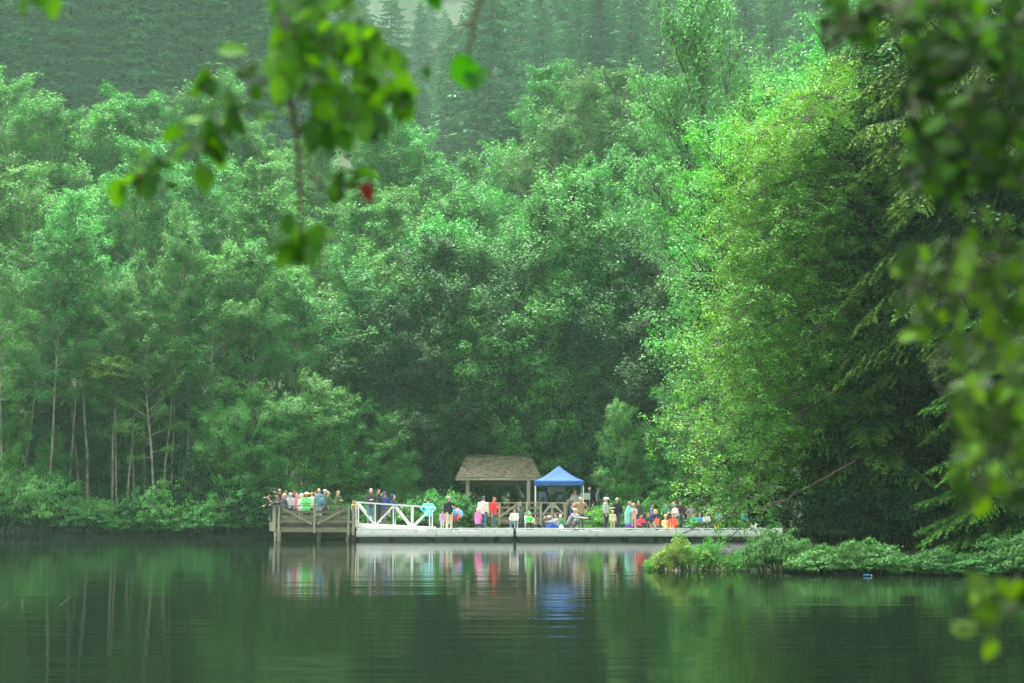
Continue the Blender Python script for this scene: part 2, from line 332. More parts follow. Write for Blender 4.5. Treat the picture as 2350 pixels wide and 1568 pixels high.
def conifer(seed, H=40, rad=4.5, crown0=.2, nb=90, leaf=(.5, .14), tw=10, per=5, droop=.35, trunk_r=.45, el=10, expo=.75, gap=0.0):
    rng = np.random.default_rng(seed); mb = MB()
    tr = curve((0, 0, -1), (0, 0, 1), H + 1, 10, rng, .008); mb.tube(tr, [trunk_r * (1 - .92 * i / 10) * (1.2 if i == 0 else 1) for i in range(11)], 8)
    Cs = []; Ns = []; Ax = []; Gr = []
    for i in range(nb):
        u = (i + rng.uniform(0, 1)) / nb; t = crown0 + (1 - crown0) * u
        if rng.uniform() < gap: continue
        p = np.array([0, 0, -1.0]) + (tr[-1] - tr[0]) * t
        Ln = rad * ((1 - u) ** expo * .95 + .06) * rng.uniform(.6, 1.15)
        az = i * 2.4 + rng.normal(0, .4); e = R(el * (1 - u) + 35 * u * u + rng.normal(0, 7))
        dh = np.array([math.cos(az), math.sin(az), 0]); nseg = 8; pts = [p]; ee = e
        for s in range(nseg):
            pts.append(pts[-1] + (dh * math.cos(ee) + np.array([0, 0, math.sin(ee)])) * Ln / nseg)
            ee -= droop * (1.6 if s < 5 else .1) / nseg * 1.3
        pts = np.array(pts); mb.tube(pts, [max(.01, trunk_r * .13 * (1 - .85 * q / nseg)) for q in range(nseg + 1)], 4, cap=False)
        sd = np.array([-dh[1], dh[0], 0.0])
        nt_ = max(4, int(tw * Ln / rad + 3))
        for q in range(nt_):
            f = nseg * (.12 + .88 * (q + .5) / nt_); j = min(int(f), nseg - 1); pb = pts[j] * (1 - (f - j)) + pts[j + 1] * (f - j)
            tl = Ln * .38 * (1 - .75 * (q / nt_)) * rng.uniform(.7, 1.2) + .12
            for sg in (-1, 1):
                td = dh * rng.uniform(.5, .9) + sd * sg + np.array([0, 0, -.12 - droop * .5 + rng.normal(0, .1)]); td /= np.linalg.norm(td)
                k = max(2, int(per * tl / (leaf[0] * 1.2)))
                s = (np.arange(k) + rng.uniform(.1, .9, k)) / k
                c = pb + td * (s * tl)[:, None] + np.array([0, 0, -1.0]) * (s ** 2 * tl * droop * .6)[:, None]
                Cs.append(c + rng.normal(0, leaf[1] * .35, (k, 3))); nn = np.tile(np.array([0, 0, 1.0]), (k, 1)) + rng.normal(0, .35, (k, 3)) + td * .2
                Ns.append(nn); Gr.append(np.clip((s * .7 + .5 * q / nt_ - .45) * 2.2 + rng.normal(0, .15, k), 0, 1)); Ax.append(np.tile(td, (k, 1)) + rng.normal(0, .35, (k, 3)) + np.array([0, 0, -droop * .6]))
        Gr.append(np.ones(1)); Cs.append(pts[-1:] + 0); Ns.append(np.array([[0, 0, 1.0]])); Ax.append(dh[None])
    V, Fc = leaf_quads(np.concatenate(Cs), np.concatenate(Ns), leaf[0], rng, leaf[1] / leaf[0] * 1.3, axis=np.concatenate(Ax))
    return mb, V, Fc, np.concatenate(Gr)
def bush(seed, W=2.0, H=2.0, ncl=110, per=45, leaf=.13, crad=.35, stems=9):
    rng = np.random.default_rng(seed); mb = MB(); cl = []
    for i in range(stems):
        az = rng.uniform(0, 6.3); d = np.array([math.cos(az) * .6, math.sin(az) * .6, 1.0]); s = curve((math.cos(az) * .1, math.sin(az) * .1, -.2), d, H * rng.uniform(.7, 1), 5, rng, .15, -.05)
        mb.tube(s, [.035, .03, .025, .02, .012, .006], 5, cap=False)
    for i in range(ncl):
        th = rng.uniform(0, 6.3); ph = math.acos(rng.uniform(-.15, 1)); r = rng.uniform(.5, 1.0) * (1 + .18 * math.sin(th * 3 + seed) + .12 * math.sin(ph * 5 + seed))
        o = np.array([math.sin(ph) * math.cos(th), math.sin(ph) * math.sin(th), math.cos(ph)])
        cl.append(np.concatenate([o * [W * r, W * r, H * .62 * r] + [0, 0, H * .36], o]))
    V, Fc = clusters_to_leaves(np.array(cl), rng, per, crad, leaf)
    V[:, 2] = np.maximum(V[:, 2], .02)
    return mb, V, Fc
def plant(name, gen, leafmat, barkmat, parts=('trunk', 'crown')):
    mb, V, Fc = gen[:3]; root = empty(name)
    mb.build(parts[0], barkmat, root, smooth=True); cr = mesh_np(parts[1], V, Fc, leafmat, root)
    if len(gen) > 3:
        a = cr.data.attributes.new('growth', 'FLOAT', 'FACE'); a.data.foreach_set('value', gen[3].astype(np.float32))
    return root
_used = set(); _rg = random.Random(5)
def place(proto, loc, scale=(1, 1, 1), rz=0, label=None, cat=None, group=None, leafmat=None):
    if proto.name not in _used: _used.add(proto.name); o = proto
    else:
        o = proto.copy(); col.objects.link(o)
        for ch in proto.children:
            c = ch.copy(); col.objects.link(c); c.parent = o
    o.location = loc; o.scale = scale; o.rotation_euler = (0, 0, rz)
    if leafmat:
        for c in o.children:
            if c.name.startswith(('crown', 'leaves')): c.material_slots[0].link = 'OBJECT'; c.material_slots[0].material = leafmat
    tag(o, label, cat, group); return o
ORD = 'first second third fourth fifth sixth seventh eighth ninth tenth eleventh twelfth thirteenth fourteenth fifteenth sixteenth seventeenth eighteenth nineteenth twentieth'.split()
def ordw(i):
    if i < 20: return ORD[i]
    t = ['twenty', 'thirty', 'forty', 'fifty'][(i + 1) // 10 - 2]; k = (i + 1) % 10
    return (t + '-' + ORD[k - 1]) if k else {'twenty': 'twentieth', 'thirty': 'thirtieth', 'forty': 'fortieth', 'fifty': 'fiftieth'}[t]

# prototypes ---------------------------------------------------------------
ALD = [plant('broadleaf_tree', broadleaf(11 + i, H=20, crown0=.34 + .05 * i, rad=3.3 + .3 * i, per=30, crad=.44, dens=2.0, limbs=32, leaf=.155, flat=.6, tilt=.42, el=(28, 66), arch=-.04), M['alder'], M['bark_pale']) for i in range(4)]
POLE = [plant('broadleaf_tree', broadleaf(131 + i, H=20, crown0=.36 + .09 * i, rad=2.9, per=28, crad=.44, dens=2.0, leaf=.155, flat=.6, tilt=.42, limbs=30, el=(22, 62), trunk_r=.13, lean=(.05 * (i - 1), 0), wobble=.035), M['alder'], M['bark_pale']) for i in range(3)]
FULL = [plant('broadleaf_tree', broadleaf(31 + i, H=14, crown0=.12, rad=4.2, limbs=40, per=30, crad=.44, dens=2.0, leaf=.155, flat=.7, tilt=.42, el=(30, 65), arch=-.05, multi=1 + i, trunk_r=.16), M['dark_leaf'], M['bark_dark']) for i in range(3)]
FIR = [plant('conifer_tree', conifer(51 + i, H=40, rad=6.3, nb=140, crown0=.05 + .07 * i, tw=20, per=6, droop=.3 + .15 * i, leaf=(.5, .15), trunk_r=.32), M['needle'], M['bark_fir']) for i in range(3)]
BSH = [plant('shrub', bush(71 + i), M['shrub_leaf'], M['bark_dark'], ('stem', 'leaves')) for i in range(4)]

def put_tree(protos, px, ytop, Y, H0, label, group, wid=1.0, mat=None, cat='tree', k=None):
    x = xat(px, ytop + 200, Y); z0 = gz(x, Y); h = zat(ytop, Y) - z0
    s = h / H0; p = protos[_rg.randrange(len(protos)) if k is None else k]
    ws = (s ** .6) * wid
    return place(p, (x, Y, z0), (ws, ws, s), _rg.uniform(0, 6.28), label, cat, group, mat)
_rg.seed(3)
# the outline of the pale canopy against the firs: (px, ytop)
back = [(-40,270),(25,300),(75,250),(130,215),(190,290),(235,250),(290,215),(340,210),(395,260),(440,270),(500,235),(560,300),(620,330),(680,360),(735,350),(790,330),(840,290),(890,262),(940,300),(990,350),(1045,352),(1100,335),(1160,352),(1215,330),(1270,332),(1320,235),(1375,150),(1430,200),(1480,215),(1530,180)]
for i, (px, yt) in enumerate(back):
    put_tree(ALD, px, yt, 152 + _rg.uniform(-3, 4), 20, '%s tree from the left along the pale green canopy top' % ordw(i), 'back row of pale green trees', wid=1.05)
mid = [(-20,420),(40,380),(95,430),(150,400),(215,370),(270,430),(330,390),(395,420),(450,380),(520,430),(580,400),(650,440),(710,420),(775,450),(840,400),(905,430),(965,470),(1030,450),(1090,440),(1150,470),(1215,430),(1280,440),(1340,360),(1400,330),(1460,350),(1520,330),(1580,300)]
for i, (px, yt) in enumerate(mid):
    put_tree(ALD, px + _rg.uniform(-10, 10), yt + _rg.uniform(-25, 25), 129 + _rg.uniform(-4, 5), 20, '%s tree from the left in the middle row of the far woods' % ordw(i), 'middle row of trees in the far woods')
front = [(8,520),(40,610),(62,560),(88,640),(112,500),(140,620),(168,560),(196,610),(214,520),(236,600),(258,660),(278,560),(292,640),(306,700),(320,540),(338,620),(356,700),(368,600),(384,560),(402,540),(418,650),(440,600),(466,640),(500,590),(531,560),(560,640),(598,600),(640,570),(690,640),(740,560)]
for i, (px, yt) in enumerate([(15, 900), (110, 1000), (480, 960), (550, 940)]):
    put_tree(FULL, px, yt, 111.3 + (i % 3) * .4, 14, '%s small bushy tree from the left leaning out between the pale trunks' % ordw(i), 'small bushy trees among the pale trunks', wid=.62, mat=M['alder'])
front = [f for i, f in enumerate(front) if i % 4 != 1]
for i, (px, yt) in enumerate(front):
    put_tree(ALD if i % 5 == 2 else POLE, px + _rg.uniform(-6, 6), yt - 20 + _rg.uniform(-50, 90), 112.0 + _rg.uniform(-.8, 4.2), 20, '%s slender pale trunk from the left on the left far bank' % ordw(i), 'slender pale-trunked trees on the far bank', wid=_rg.uniform(.6, .95))
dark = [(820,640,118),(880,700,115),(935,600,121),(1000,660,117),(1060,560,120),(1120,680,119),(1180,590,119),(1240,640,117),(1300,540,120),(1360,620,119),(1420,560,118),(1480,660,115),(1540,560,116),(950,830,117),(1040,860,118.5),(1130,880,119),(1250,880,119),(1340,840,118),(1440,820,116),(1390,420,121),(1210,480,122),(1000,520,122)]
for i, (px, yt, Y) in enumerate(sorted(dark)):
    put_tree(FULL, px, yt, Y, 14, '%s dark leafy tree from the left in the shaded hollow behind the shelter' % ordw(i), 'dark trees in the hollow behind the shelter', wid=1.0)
for i, (px, yt, Y, wd) in enumerate([(560,900,110.5,.8),(640,930,109.8,.9),(720,880,110,1.0),(800,900,110,1.0),(860,960,110.5,.8),(925,1040,110.6,.6)]):
    put_tree(FULL, px, yt, Y, 14, '%s rounded bushy willow from the left in the mound behind the wooden pier' % ordw(i), 'rounded bushy trees behind the pier', wid=wd * .85, mat=M['alder'])
for i, (px, yt, Y, wd) in enumerate([(1430,930,108.5,.55),(1500,960,108,.6),(1560,880,107,.7),(1620,820,106,.8)]):
    put_tree(FULL, px, yt, Y, 14, '%s green sapling from the left between the hedge and the lime tree' % ordw(i), 'green saplings behind the float', wid=wd, mat=M['alder'])
for i in range(22):
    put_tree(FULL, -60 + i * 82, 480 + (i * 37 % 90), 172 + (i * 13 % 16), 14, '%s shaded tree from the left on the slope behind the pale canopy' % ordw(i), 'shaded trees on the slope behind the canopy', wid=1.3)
# firs on the hill --------------------------------------------------------
firs = []
for i in range(17): firs.append((-60 + i * 44, -260, 270 + (i * 37 % 37)))
for i in range(12): firs.append((-20 + i * 62, -420, 345 + (i * 29 % 49)))
for i in range(9): firs.append((740 + i * 45, 250 - abs(i - 3) * 50, 300 + (i * 31 % 40)))
for i in range(11): firs.append((700 + i * 62, 60 + (i * 53 % 70) - 60 * abs(i - 5), 390 + (i * 41 % 50)))
for i in range(12): firs.append((1130 + i * 66, -120 + (i * 41 % 90), 280 + (i * 37 % 45)))
for i in range(14): firs.append((1160 + i * 60, -350, 350 + (i * 23 % 49)))
for i in range(9): firs.append((1200 + i * 55, 230 - i * 12, 190 + (i * 13 % 12)))
for i in range(12): firs.append((800 + i * 40, 35 - (i * 37 % 70), 500 + (i * 31 % 60)))
for i in range(14): firs.append((760 + i * 40, -5 - (i * 37 % 60), 800 + (i * 61 % 160)))
firs.sort(key=lambda f: ((f[2] > 330) + (f[2] > 450), f[0])); kk = {}
for (px, yt, Y) in firs:
    px += _rg.uniform(-20, 20); wf = _rg.uniform(1.1, 1.9)
    x = xat(px, 300, Y); z0 = gz(x, Y); row = 'nearer' if Y <= 330 else ('farther' if Y <= 450 else 'faintest')
    kk[row] = kk.get(row, -1) + 1
    h = min(zat(yt, Y) - z0, 85 if Y < 700 else 120); h = max(h, 16); s = h / 40
    place(FIR[_rg.randrange(3)], (x, Y, z0), (s ** .6 * wf, s ** .6 * wf, s), _rg.uniform(0, 6.3), '%s misty conifer from the left in the %s conifer rows' % (ordw(kk[row]), row), 'tree', 'misty conifers on the hill')

# near right bank ----------------------------------------------------------
LIM = [plant('broadleaf_tree', broadleaf(91 + i, H=12, crown0=.20, rad=4.0, limbs=84, per=58, leaf=.095, crad=.42, multi=1, dens=2.0, el=(35, 70), trunk_r=.16, arch=-.085), M['lime_leaf'], M['bark_dark']) for i in range(2)]
for px, yt, Y, pr, lab, mat, ws in [
    (1840, 330, 66, LIM[0], 'broad lime green tree spreading over the right bank', None, 1.0),
    (1930, 120, 78, LIM[1], 'tall pale green tree rising behind the broad lime green tree', M['alder'], 1.05),
    (1665, 190, 108, FULL[0], 'tall full-crowned tree left of the lime green trees, reaching into the mist', M['alder'], .8),
    (1790, 250, 86, LIM[1], 'hazy green tree between the pointed tree and the broad lime tree', M['alder'], .9),
    (2600, 100, 60, LIM[0], 'broad tree just beyond the right edge of the photo, on the bank', M['dark_leaf'], 1.6),
    (2080, 240, 70, LIM[1], 'darker broadleaf tree behind the hemlock fronds', M['shrub_leaf'], 1.0)]:
    x = xat(px, yt, Y); z0 = gz(x, Y); s = (zat(yt, Y) - z0) / 12
    place(pr, (x, Y, z0), (s ** .5 * ws, s ** .5 * ws, s), _rg.uniform(0, 6.3), lab, 'tree', None, mat)
HEM = [plant('hemlock_tree', conifer(111 + i, H=18, rad=5.2, nb=(90, 120)[i], crown0=(.34, .05)[i], leaf=(.16, .055), tw=26, per=9, droop=.55, trunk_r=.28, el=5, expo=.45), M['hemlock'], M['bark_dark']) for i in range(2)]
for i, (px, yt, Y, wd, lab) in enumerate([
    (2230, -250, 56.5, 1.0, 'big drooping hemlock over the black hollow'),
    (2450, -200, 54.5, 1.0, 'drooping hemlock at the right edge of the photo'),
    (2080, -50, 63, .9, 'darker hemlock rising behind the big drooping hemlock'),
    (1940, 20, 88, .8, 'hazy hemlock with a bare upper trunk above the lime green tree'),
    (2340, 520, 53.3, .72, 'young hemlock with low fronds over the black hollow'),
    (1985, 330, 60.5, .8, 'dark drooping hemlock behind the arching lime limbs'),
    (2750, -300, 54, 1.5, 'huge hemlock beyond the right edge of the photo'),
    (2600, -300, 72, 1.5, 'dark hemlock behind the one at the right edge'),
    (2180, -100, 74, 1.3, 'dense dark hemlock filling the back of the black hollow'),
    (2330, -300, 66, 1.1, 'tall dark hemlock furthest back on the right bank')]):
    x = xat(px, 600, Y); z0 = gz(x, Y); s = (zat(yt, Y) - z0) / 18
    place(HEM[1 if lab.startswith(('young', 'dark drooping')) else i % 2], (x, Y, z0), (wd, wd, s), _rg.uniform(0, 6.3), lab, 'tree', None)
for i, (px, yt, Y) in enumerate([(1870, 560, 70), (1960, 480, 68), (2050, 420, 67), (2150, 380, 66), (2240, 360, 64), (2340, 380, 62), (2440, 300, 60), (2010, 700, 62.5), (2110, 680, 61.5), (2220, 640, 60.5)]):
    put_tree(FULL, px, yt, Y, 14, '%s dark tree from the left filling the shade behind the right bank hemlocks' % ordw(i), 'dark trees in the shade of the right bank', wid=1.05, mat=M['painted_shade_leaf'])
# shrubs ---------------------------------------------------------------------
def put_bush(px, Y, w_, h_, lab, grp, mat=None):
    x = xat(px, 1200, Y); z0 = gz(x, Y)
    place(BSH[_rg.randrange(4)], (x, Y, max(z0, 0) - .05), (w_ / 2, w_ / 2, h_ / 2), _rg.uniform(0, 6.3), lab, 'shrub', grp, mat)
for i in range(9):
    put_bush(1880 + i * 62, 57.5 + (i * 7 % 4) * .6, 2.0, 2.6, '%s dark shrub from the left in the shade behind the right bank shrubs' % ordw(i), 'dark shrubs in the shade of the right bank', M['painted_shade_leaf'])
for i in range(26):
    px = -20 + i * 25.5; Y = 110.2 - (px > 300) * .9 + _rg.uniform(-.5, .7)
    put_bush(px, Y, _rg.uniform(1.5, 2.6), _rg.choice([1.8, 2.3, 2.9, 3.8, 5.0]) * _rg.uniform(.85, 1.15), '%s shrub from the left along the left waterline' % ordw(i), 'shrubs along the left waterline', M['alder'] if i % 3 else None)
for i in range(14):
    px = -10 + i * 47; put_tree(FULL, px, _rg.uniform(720, 1020), 117.6 + _rg.uniform(-2.0, 1.5), 14, '%s low leafy tree from the left under the pale trunks' % ordw(i), 'low leafy trees under the pale trunks', wid=.75, mat=M['dark_leaf'] if i % 2 else M['shrub_leaf'])
for i, (px, Y, w_, h_) in enumerate([(650,108.6,2,2.6),(700,108.4,2,2.8),(750,108.6,2,2.6),(800,108,1.8,2.6),(835,107.5,1.8,2.4),(865,107.3,1.7,2.5),(900,107.3,1.7,2.3),(935,107,1.6,2.5),(965,107,1.6,2.9),(1000,107,1.7,3.3),(1030,106.8,1.5,2.8),(1060,106.6,1.4,2.9),(1085,106.4,1.2,2.6),(1110,106.3,1.1,1.7)]):
    put_bush(px, Y, w_, h_, '%s shrub from the left between the pier and the shelter' % ordw(i), 'shrubs behind the gangway and float', M['alder'] if i % 4 else None)
for i, (px, Y, w_, h_) in enumerate([(1356,104.9,1.2,1.9),(1382,104.8,1.4,2.3),(1405,105.4,1.3,2.3),(1440,106,1.5,2.6),(1475,106,1.5,2.4),(1510,106,1.6,2.8),(1545,106,1.6,2.5),(1590,106,1.8,3.0),(1640,106,1.9,2.8),(1690,106,2,3.2),(1740,106,2,3)]):
    put_bush(px, Y, w_, h_, '%s hedge shrub right of the blue canopy behind the float' % ordw(i), 'hedge shrubs right of the canopy', M['lime_leaf'] if i in (0, 1, 2) else M['alder'])
NB = [plant('shrub', bush(171 + i, W=1, H=1, ncl=150, per=40, leaf=.085, crad=.2, stems=8), M['shrub_leaf'], M['bark_dark'], ('stem', 'leaves')) for i in range(3)]
for i in range(17):
    px = 1760 + i * 40; Y = 52.9 - i * .19 + (i * 7 % 5) * .2 - (i > 2) * .55
    x = xat(px, 1290, Y); z0 = max(gz(x, Y), 0)
    place(NB[i % 3], (x, Y, z0 - .08), (_rg.uniform(.6, 1.05),) * 2 + (_rg.choice([.55, .7, .9, 1.1, 1.35]),), _rg.uniform(0, 6.3), '%s low shrub from the left along the right bank waterline' % ordw(i), 'shrub', 'low shrubs on the right bank', None)
for i, (px, Y, w_, h_) in enumerate([(1525,54.2,.42,.8),(1555,54,.45,1.15),(1590,54.2,.5,.9),(1625,54.3,.45,1.1),(1672,54.5,.4,.55),(1725,54,.55,.75),(1500,54.6,.3,.5)]):
    x = xat(px, 1290, Y)
    place(NB[i % 3], (x, Y, -.1), (w_, w_, h_), _rg.uniform(0, 6.3), '%s leafy spray from the left dipping into the water beside the right bank' % ordw(i), 'shrub', 'leafy sprays dipping into the water', M['yellow_leaf'] if i < 2 else M['lime_leaf'])
place(BSH[0], (xat(265, 900, 111), 111, 9.5), (1.1, .8, 1.2), 1, 'yellow-green leafy vine clump hanging between the pale trunks', 'vine', None, M['yellow_leaf'])
# ------------------------------------------------------------------ wooden pier
FY = 100.5
def xp(px, Y=FY, py=1200): return xat(px, py, Y)
pier = empty('wooden_pier', (xp(722), FY, 0)); tag(pier, 'weathered grey wooden fishing pier on piles at the left end of the float', 'pier')
OX, OY = pier.location.x, FY
def P(mb, name, mat, parent=pier, o=(OX, OY, 0), **k):
    mb.v = [(a - o[0], b - o[1], c - o[2]) for a, b, c in mb.v]; return mb.build(name, mat, parent, **k)
x0, x1 = xp(634), xp(814)
for i in range(33):
    y = FY + .1 + i * .245; mb = MB(); sp = min(.7, i * .05); mb.box(x0 - sp, x1, y, y + .225, .99, 1.04); 
    if i == 0: dk = mb
    else: dk.v += mb.v; nb_ = len(dk.v) - 8; dk.f += [tuple(q + nb_ for q in f) for f in mb.f]
P(dk, 'deck', M['wood_grey'])
mb = MB(); mb.box(x0 - .02, x1 + .02, FY - .02, FY + .08, .47, .74); P(mb, 'fascia_board', M['wood_grey'])
mb = MB(); mb.box(x0, x1, FY + .0, FY + .08, .745, .985); P(mb, 'fascia_board', M['wood_dark'])
mb = MB(); mb.box(x0 + .1, x1 - .5, FY + .5, FY + .7, .18, .42); P(mb, 'beam', M['wood_dark'])
mb = MB(); mb.box(x0 + .1, x1 - .2, FY + 3.5, FY + 3.7, .18, .42); P(mb, 'beam', M['wood_dark'])
zt = zat(1161, FY)
for px in (640.7, 721.8, 800, 811):
    mb = MB(); xx = xp(px); mb.box(xx - .07, xx + .07, FY - .17, FY - .03, .42 if px < 800 else .3, zt - .04); P(mb, 'post', M['wood_post'], bevel=.01)
mb = MB(); mb.box(x0 - .05, x1 + .05, FY - .2, FY + .02, zt - .035, zt + .02); P(mb, 'top_rail', M['wood_grey'])
for a, b in (((646, 1166), (716, 1203)), ((796, 1166), (728, 1203))):
    mb = MB(); mb.bar((xp(a[0]), FY + .0, zat(a[1], FY)), (xp(b[0]), FY + .0, zat(b[1], FY)), .04, .12, Vector((0, 1, 0)).cross(Vector((1, 0, 0)))); P(mb, 'brace', M['wood_post'])
for z_0, z_1, pa, pb in ((1.54, 1.70, 645, 800), (1.21, 1.42, 645, 800), (1.03, 1.19, 645, 720), (1.03, 1.17, 724, 800)):
    mb = MB(); mb.box(xp(pa), xp(pb), FY + .09, FY + .13, z_0, z_1); P(mb, 'rail_board', M['wood_grey'])
# left flank, flaring away from the camera
xl, yl = xp(621, 103.6), 103.6
for i in range(7):
    t0, t1 = i / 7, (i + .9) / 7; mb = MB()
    ax, ay = x0 - .07 + (xl - x0) * t0, FY + .1 + (yl - FY - .1) * t0; bx, by = x0 - .07 + (xl - x0) * t1, FY + .1 + (yl - FY - .1) * t1
    mb.quadbox([(ax, ay, .5), (bx, by, .5), (bx + .03, by + .03, .5), (ax + .03, ay + .03, .5), (ax, ay, 1.88), (bx, by, 1.88), (bx + .03, by + .03, 1.88), (ax + .03, ay + .03, 1.88)]); P(mb, 'flank_board', M['wood_post'])
mb = MB(); mb.bar((x0 - .1, FY, zt - .02), (xl - .05, yl, zt - .02), .18, .05); P(mb, 'top_rail', M['wood_grey'])
for px, Y, c, r, dx in ((633, FY + .25, 'wood_post', .09, 0), (641, FY + .05, 'wood_post', .1, 0), (733, FY + .5, 'wood_grey', .12, -.25), (799, FY + .2, 'wood_grey', .12, -.22), (812, FY + .1, 'wood_dark', .12, 0), (640, 104, 'wood_dark', .12, 0), (730, 104, 'wood_dark', .12, 0), (800, 104, 'wood_dark', .12, 0), (735, 107, 'wood_dark', .12, 0)):
    mb = MB(); xx = xp(px, Y); mb.tube([(xx, Y, .98 if Y > 102 else .46), (xx, Y, .2), (xx + dx, Y - abs(dx), -1.5)], [r, r, r * .9], 10); P(mb, 'pile', M[c], smooth=True)
for xx in (x0 - .6, x0 + 1.5, x0 + 3.2):
    mb = MB(); mb.box(xx - .06, xx + .06, FY + 8.0, FY + 8.12, 1.0, 1.95); P(mb, 'post', M['wood_post'])
# ------------------------------------------------------------------ gangway
gw = empty('gangway', (xp(905), FY + 1, .7)); tag(gw, 'white painted truss gangway sloping from the wooden pier down to the float', 'gangway')
go = (xp(905), FY + 1, .7)
W_ = M['white_paint']
for k, Y in enumerate((FY + .45, FY + 1.95)):
    A = lambda px, py: Vector((xp(px, FY + .45), Y, zat(py, FY + .45)))
    mb = MB(); mb.bar(A(815, 1152.5), A(997, 1165), .09, .09); P(mb, 'top_rail', W_, gw, go)
    mb = MB(); mb.bar(A(815, 1205), A(1000, 1214.5), .1, .26 if k == 0 else .2); P(mb, 'bottom_chord', W_, gw, go)
    for px, ya, yb in ((817, 1153, 1204), (861, 1156, 1206), (902.5, 1159, 1208), (944, 1162, 1211), (986, 1164, 1213), (992, 1164, 1213)):
        if k and px > 990: continue
        mb = MB(); mb.bar(A(px, ya), A(px, yb), .07, .07); P(mb, 'upright', W_, gw, go)
    for a, b in (((819, 1156), (859, 1203)), ((863, 1204), (901, 1163)), ((905, 1163), (941, 1208)), ((947, 1208), (986, 1169))):
        mb = MB(); mb.bar(A(*a), A(*b), .06, .1, Vector((0, 0, 1))); P(mb, 'diagonal_brace', W_, gw, go)
mb = MB(); zA, zB = zat(1203.5, FY + .45), zat(1213, FY + .45)
mb.quadbox([(xp(815), FY + .52, zA - .06), (xp(1000), FY + .52, zB - .06), (xp(1000), FY + 1.88, zB - .06), (xp(815), FY + 1.88, zA - .06), (xp(815), FY + .52, zA), (xp(1000), FY + .52, zB), (xp(1000), FY + 1.88, zB), (xp(815), FY + 1.88, zA)]); P(mb, 'walkway', M['deck_board'], gw, go)
# ------------------------------------------------------------------ float
rf = random.Random(9)
for si, (pa, pb, lab) in enumerate(((817, 1178.5, 'white-sided floating dock section running from the gangway to the dark joint'), (1184.5, 1810, 'long white-sided floating dock section in front of the blue canopy and hedge'))):
    xa, xb = xp(pa), xp(pb); o = ((xa + xb) / 2, FY + 1.5, .3); fl = empty('floating_dock', o); tag(fl, lab, 'dock')
    mb = MB(); n_b = int((xb - xa) / .2)
    for i in range(n_b): mb.box(xa + i * (xb - xa) / n_b, xa + (i + .93) * (xb - xa) / n_b, FY + .03, FY + 3.0, .535, .56)
    P(mb, 'deck', M['deck_board'], fl, o)
    xs_ = xa
    while xs_ < xb - .2:
        xe = min(xb, xs_ + 4.6); mb = MB(); mb.box(xs_ + .015, xe - .015, FY - .03, FY + .02, .235, .575); P(mb, 'fascia_board', M['float_paint'], fl, o, bevel=.005)
        mb = MB(); mb.box(xs_ + .02, xe - .02, FY - .02, FY + .09, .635, .70); P(mb, 'bull_rail', W_, fl, o, bevel=.01)
        xs_ = xe
    mb = MB(); xx = xa + .1
    while xx < xb - .4:
        L_ = rf.choice([.25, .35, .9, 1.4, 2.2]); mb.box(xx, min(xx + L_, xb), FY + .0, FY + .08, .577, .633); xx += L_ + rf.uniform(.3, .75)
    P(mb, 'rail_block', W_, fl, o)
    mb = MB(); mb.box(xa, xb, FY + 2.95, FY + 3.0, .235, .53); P(mb, 'fascia_board', W_, fl, o)
    mb = MB(); mb.box(xa + .05, xb - .05, FY + .02, FY + 2.9, .19, .25); P(mb, 'frame', M['metal'], fl, o)
    xx = xa + .15
    while xx < xb - .8:
        L_ = rf.uniform(1.5, 1.9); mb = MB(); mb.box(xx, min(xx + L_, xb), FY + .1, FY + 2.8, -.3, .185); P(mb, 'float_tub', M['float_black'], fl, o, bevel=.05); xx += L_ + rf.uniform(.2, .45)
mb = MB(); o = (xp(1181.5), FY + .1, 0); mb.tube([(o[0], o[1] + .1, -1.5), (o[0], o[1] + .1, .62)], .07, 10)
hj = empty('dock_hinge', o); P(mb, 'pin', M['float_black'], hj, o); mb = MB(); mb.box(o[0] - .08, o[0] + .08, FY - .02, FY + .3, .3, .42); P(mb, 'bracket', M['float_black'], hj, o)
tag(hj, 'black joint between the two white floating dock sections', 'hinge')
# ------------------------------------------------------------------ shore boardwalk
BY = 106.2; bo = (xp(1215, BY), BY, 0); bw = empty('boardwalk', bo); tag(bw, 'brown timber boardwalk on the shore under the shelter and blue canopy', 'boardwalk')
xa, xb = xp(1088, BY), xp(1345, BY)
mb = MB()
for i in range(34): mb.box(xa, xb, BY + i * .24, BY + i * .24 + .22, 1.05, 1.1)
P(mb, 'deck', M['wood_grey'], bw, bo)
mb = MB(); mb.box(xa, xb, BY - .05, BY - .005, .86, 1.08); P(mb, 'fascia_board', M['wood_grey'], bw, bo)
mb = MB(); mb.box(xp(1227, 105), xp(1300, 105), 104.6, 105.6, .5, .64); P(mb, 'step', M['wood_post'], bw, bo)
mb = MB(); mb.box(xp(1145, 105.5), xp(1232, 105.5), 105.6, 105.8, .5, .7); P(mb, 'step', M['wood_dark'], bw, bo)
for i in range(9):
    xx = xa + .15 + i * (xb - xa - .3) / 8; mb = MB(); mb.tube([(xx, BY + .1, 1.04), (xx, BY + .1, -.6)], .1, 8); P(mb, 'pile', M['wood_dark'], bw, bo, smooth=True)
    mb = MB(); mb.tube([(xx, BY + 4, 1.04), (xx, BY + 4, -.6)], .1, 8); P(mb, 'pile', M['wood_dark'], bw, bo, smooth=True)
zr = zat(1153, BY)
for pa, pb in ((1120, 1190), (1190, 1240), (1240, 1298)):
    mb = MB(); mb.box(xp(pa, BY) + .01, xp(pb, BY) - .01, BY - .14, BY - .0, zr - .06, zr); P(mb, 'top_rail', M['wood_post'], bw, bo)
for px in (1122, 1146, 1190, 1209, 1241, 1267, 1296):
    mb = MB(); xx = xp(px, BY); mb.box(xx - .06, xx + .06, BY - .2, BY - .055, .8, zr - .065); P(mb, 'post', M['wood_post'], bw, bo)
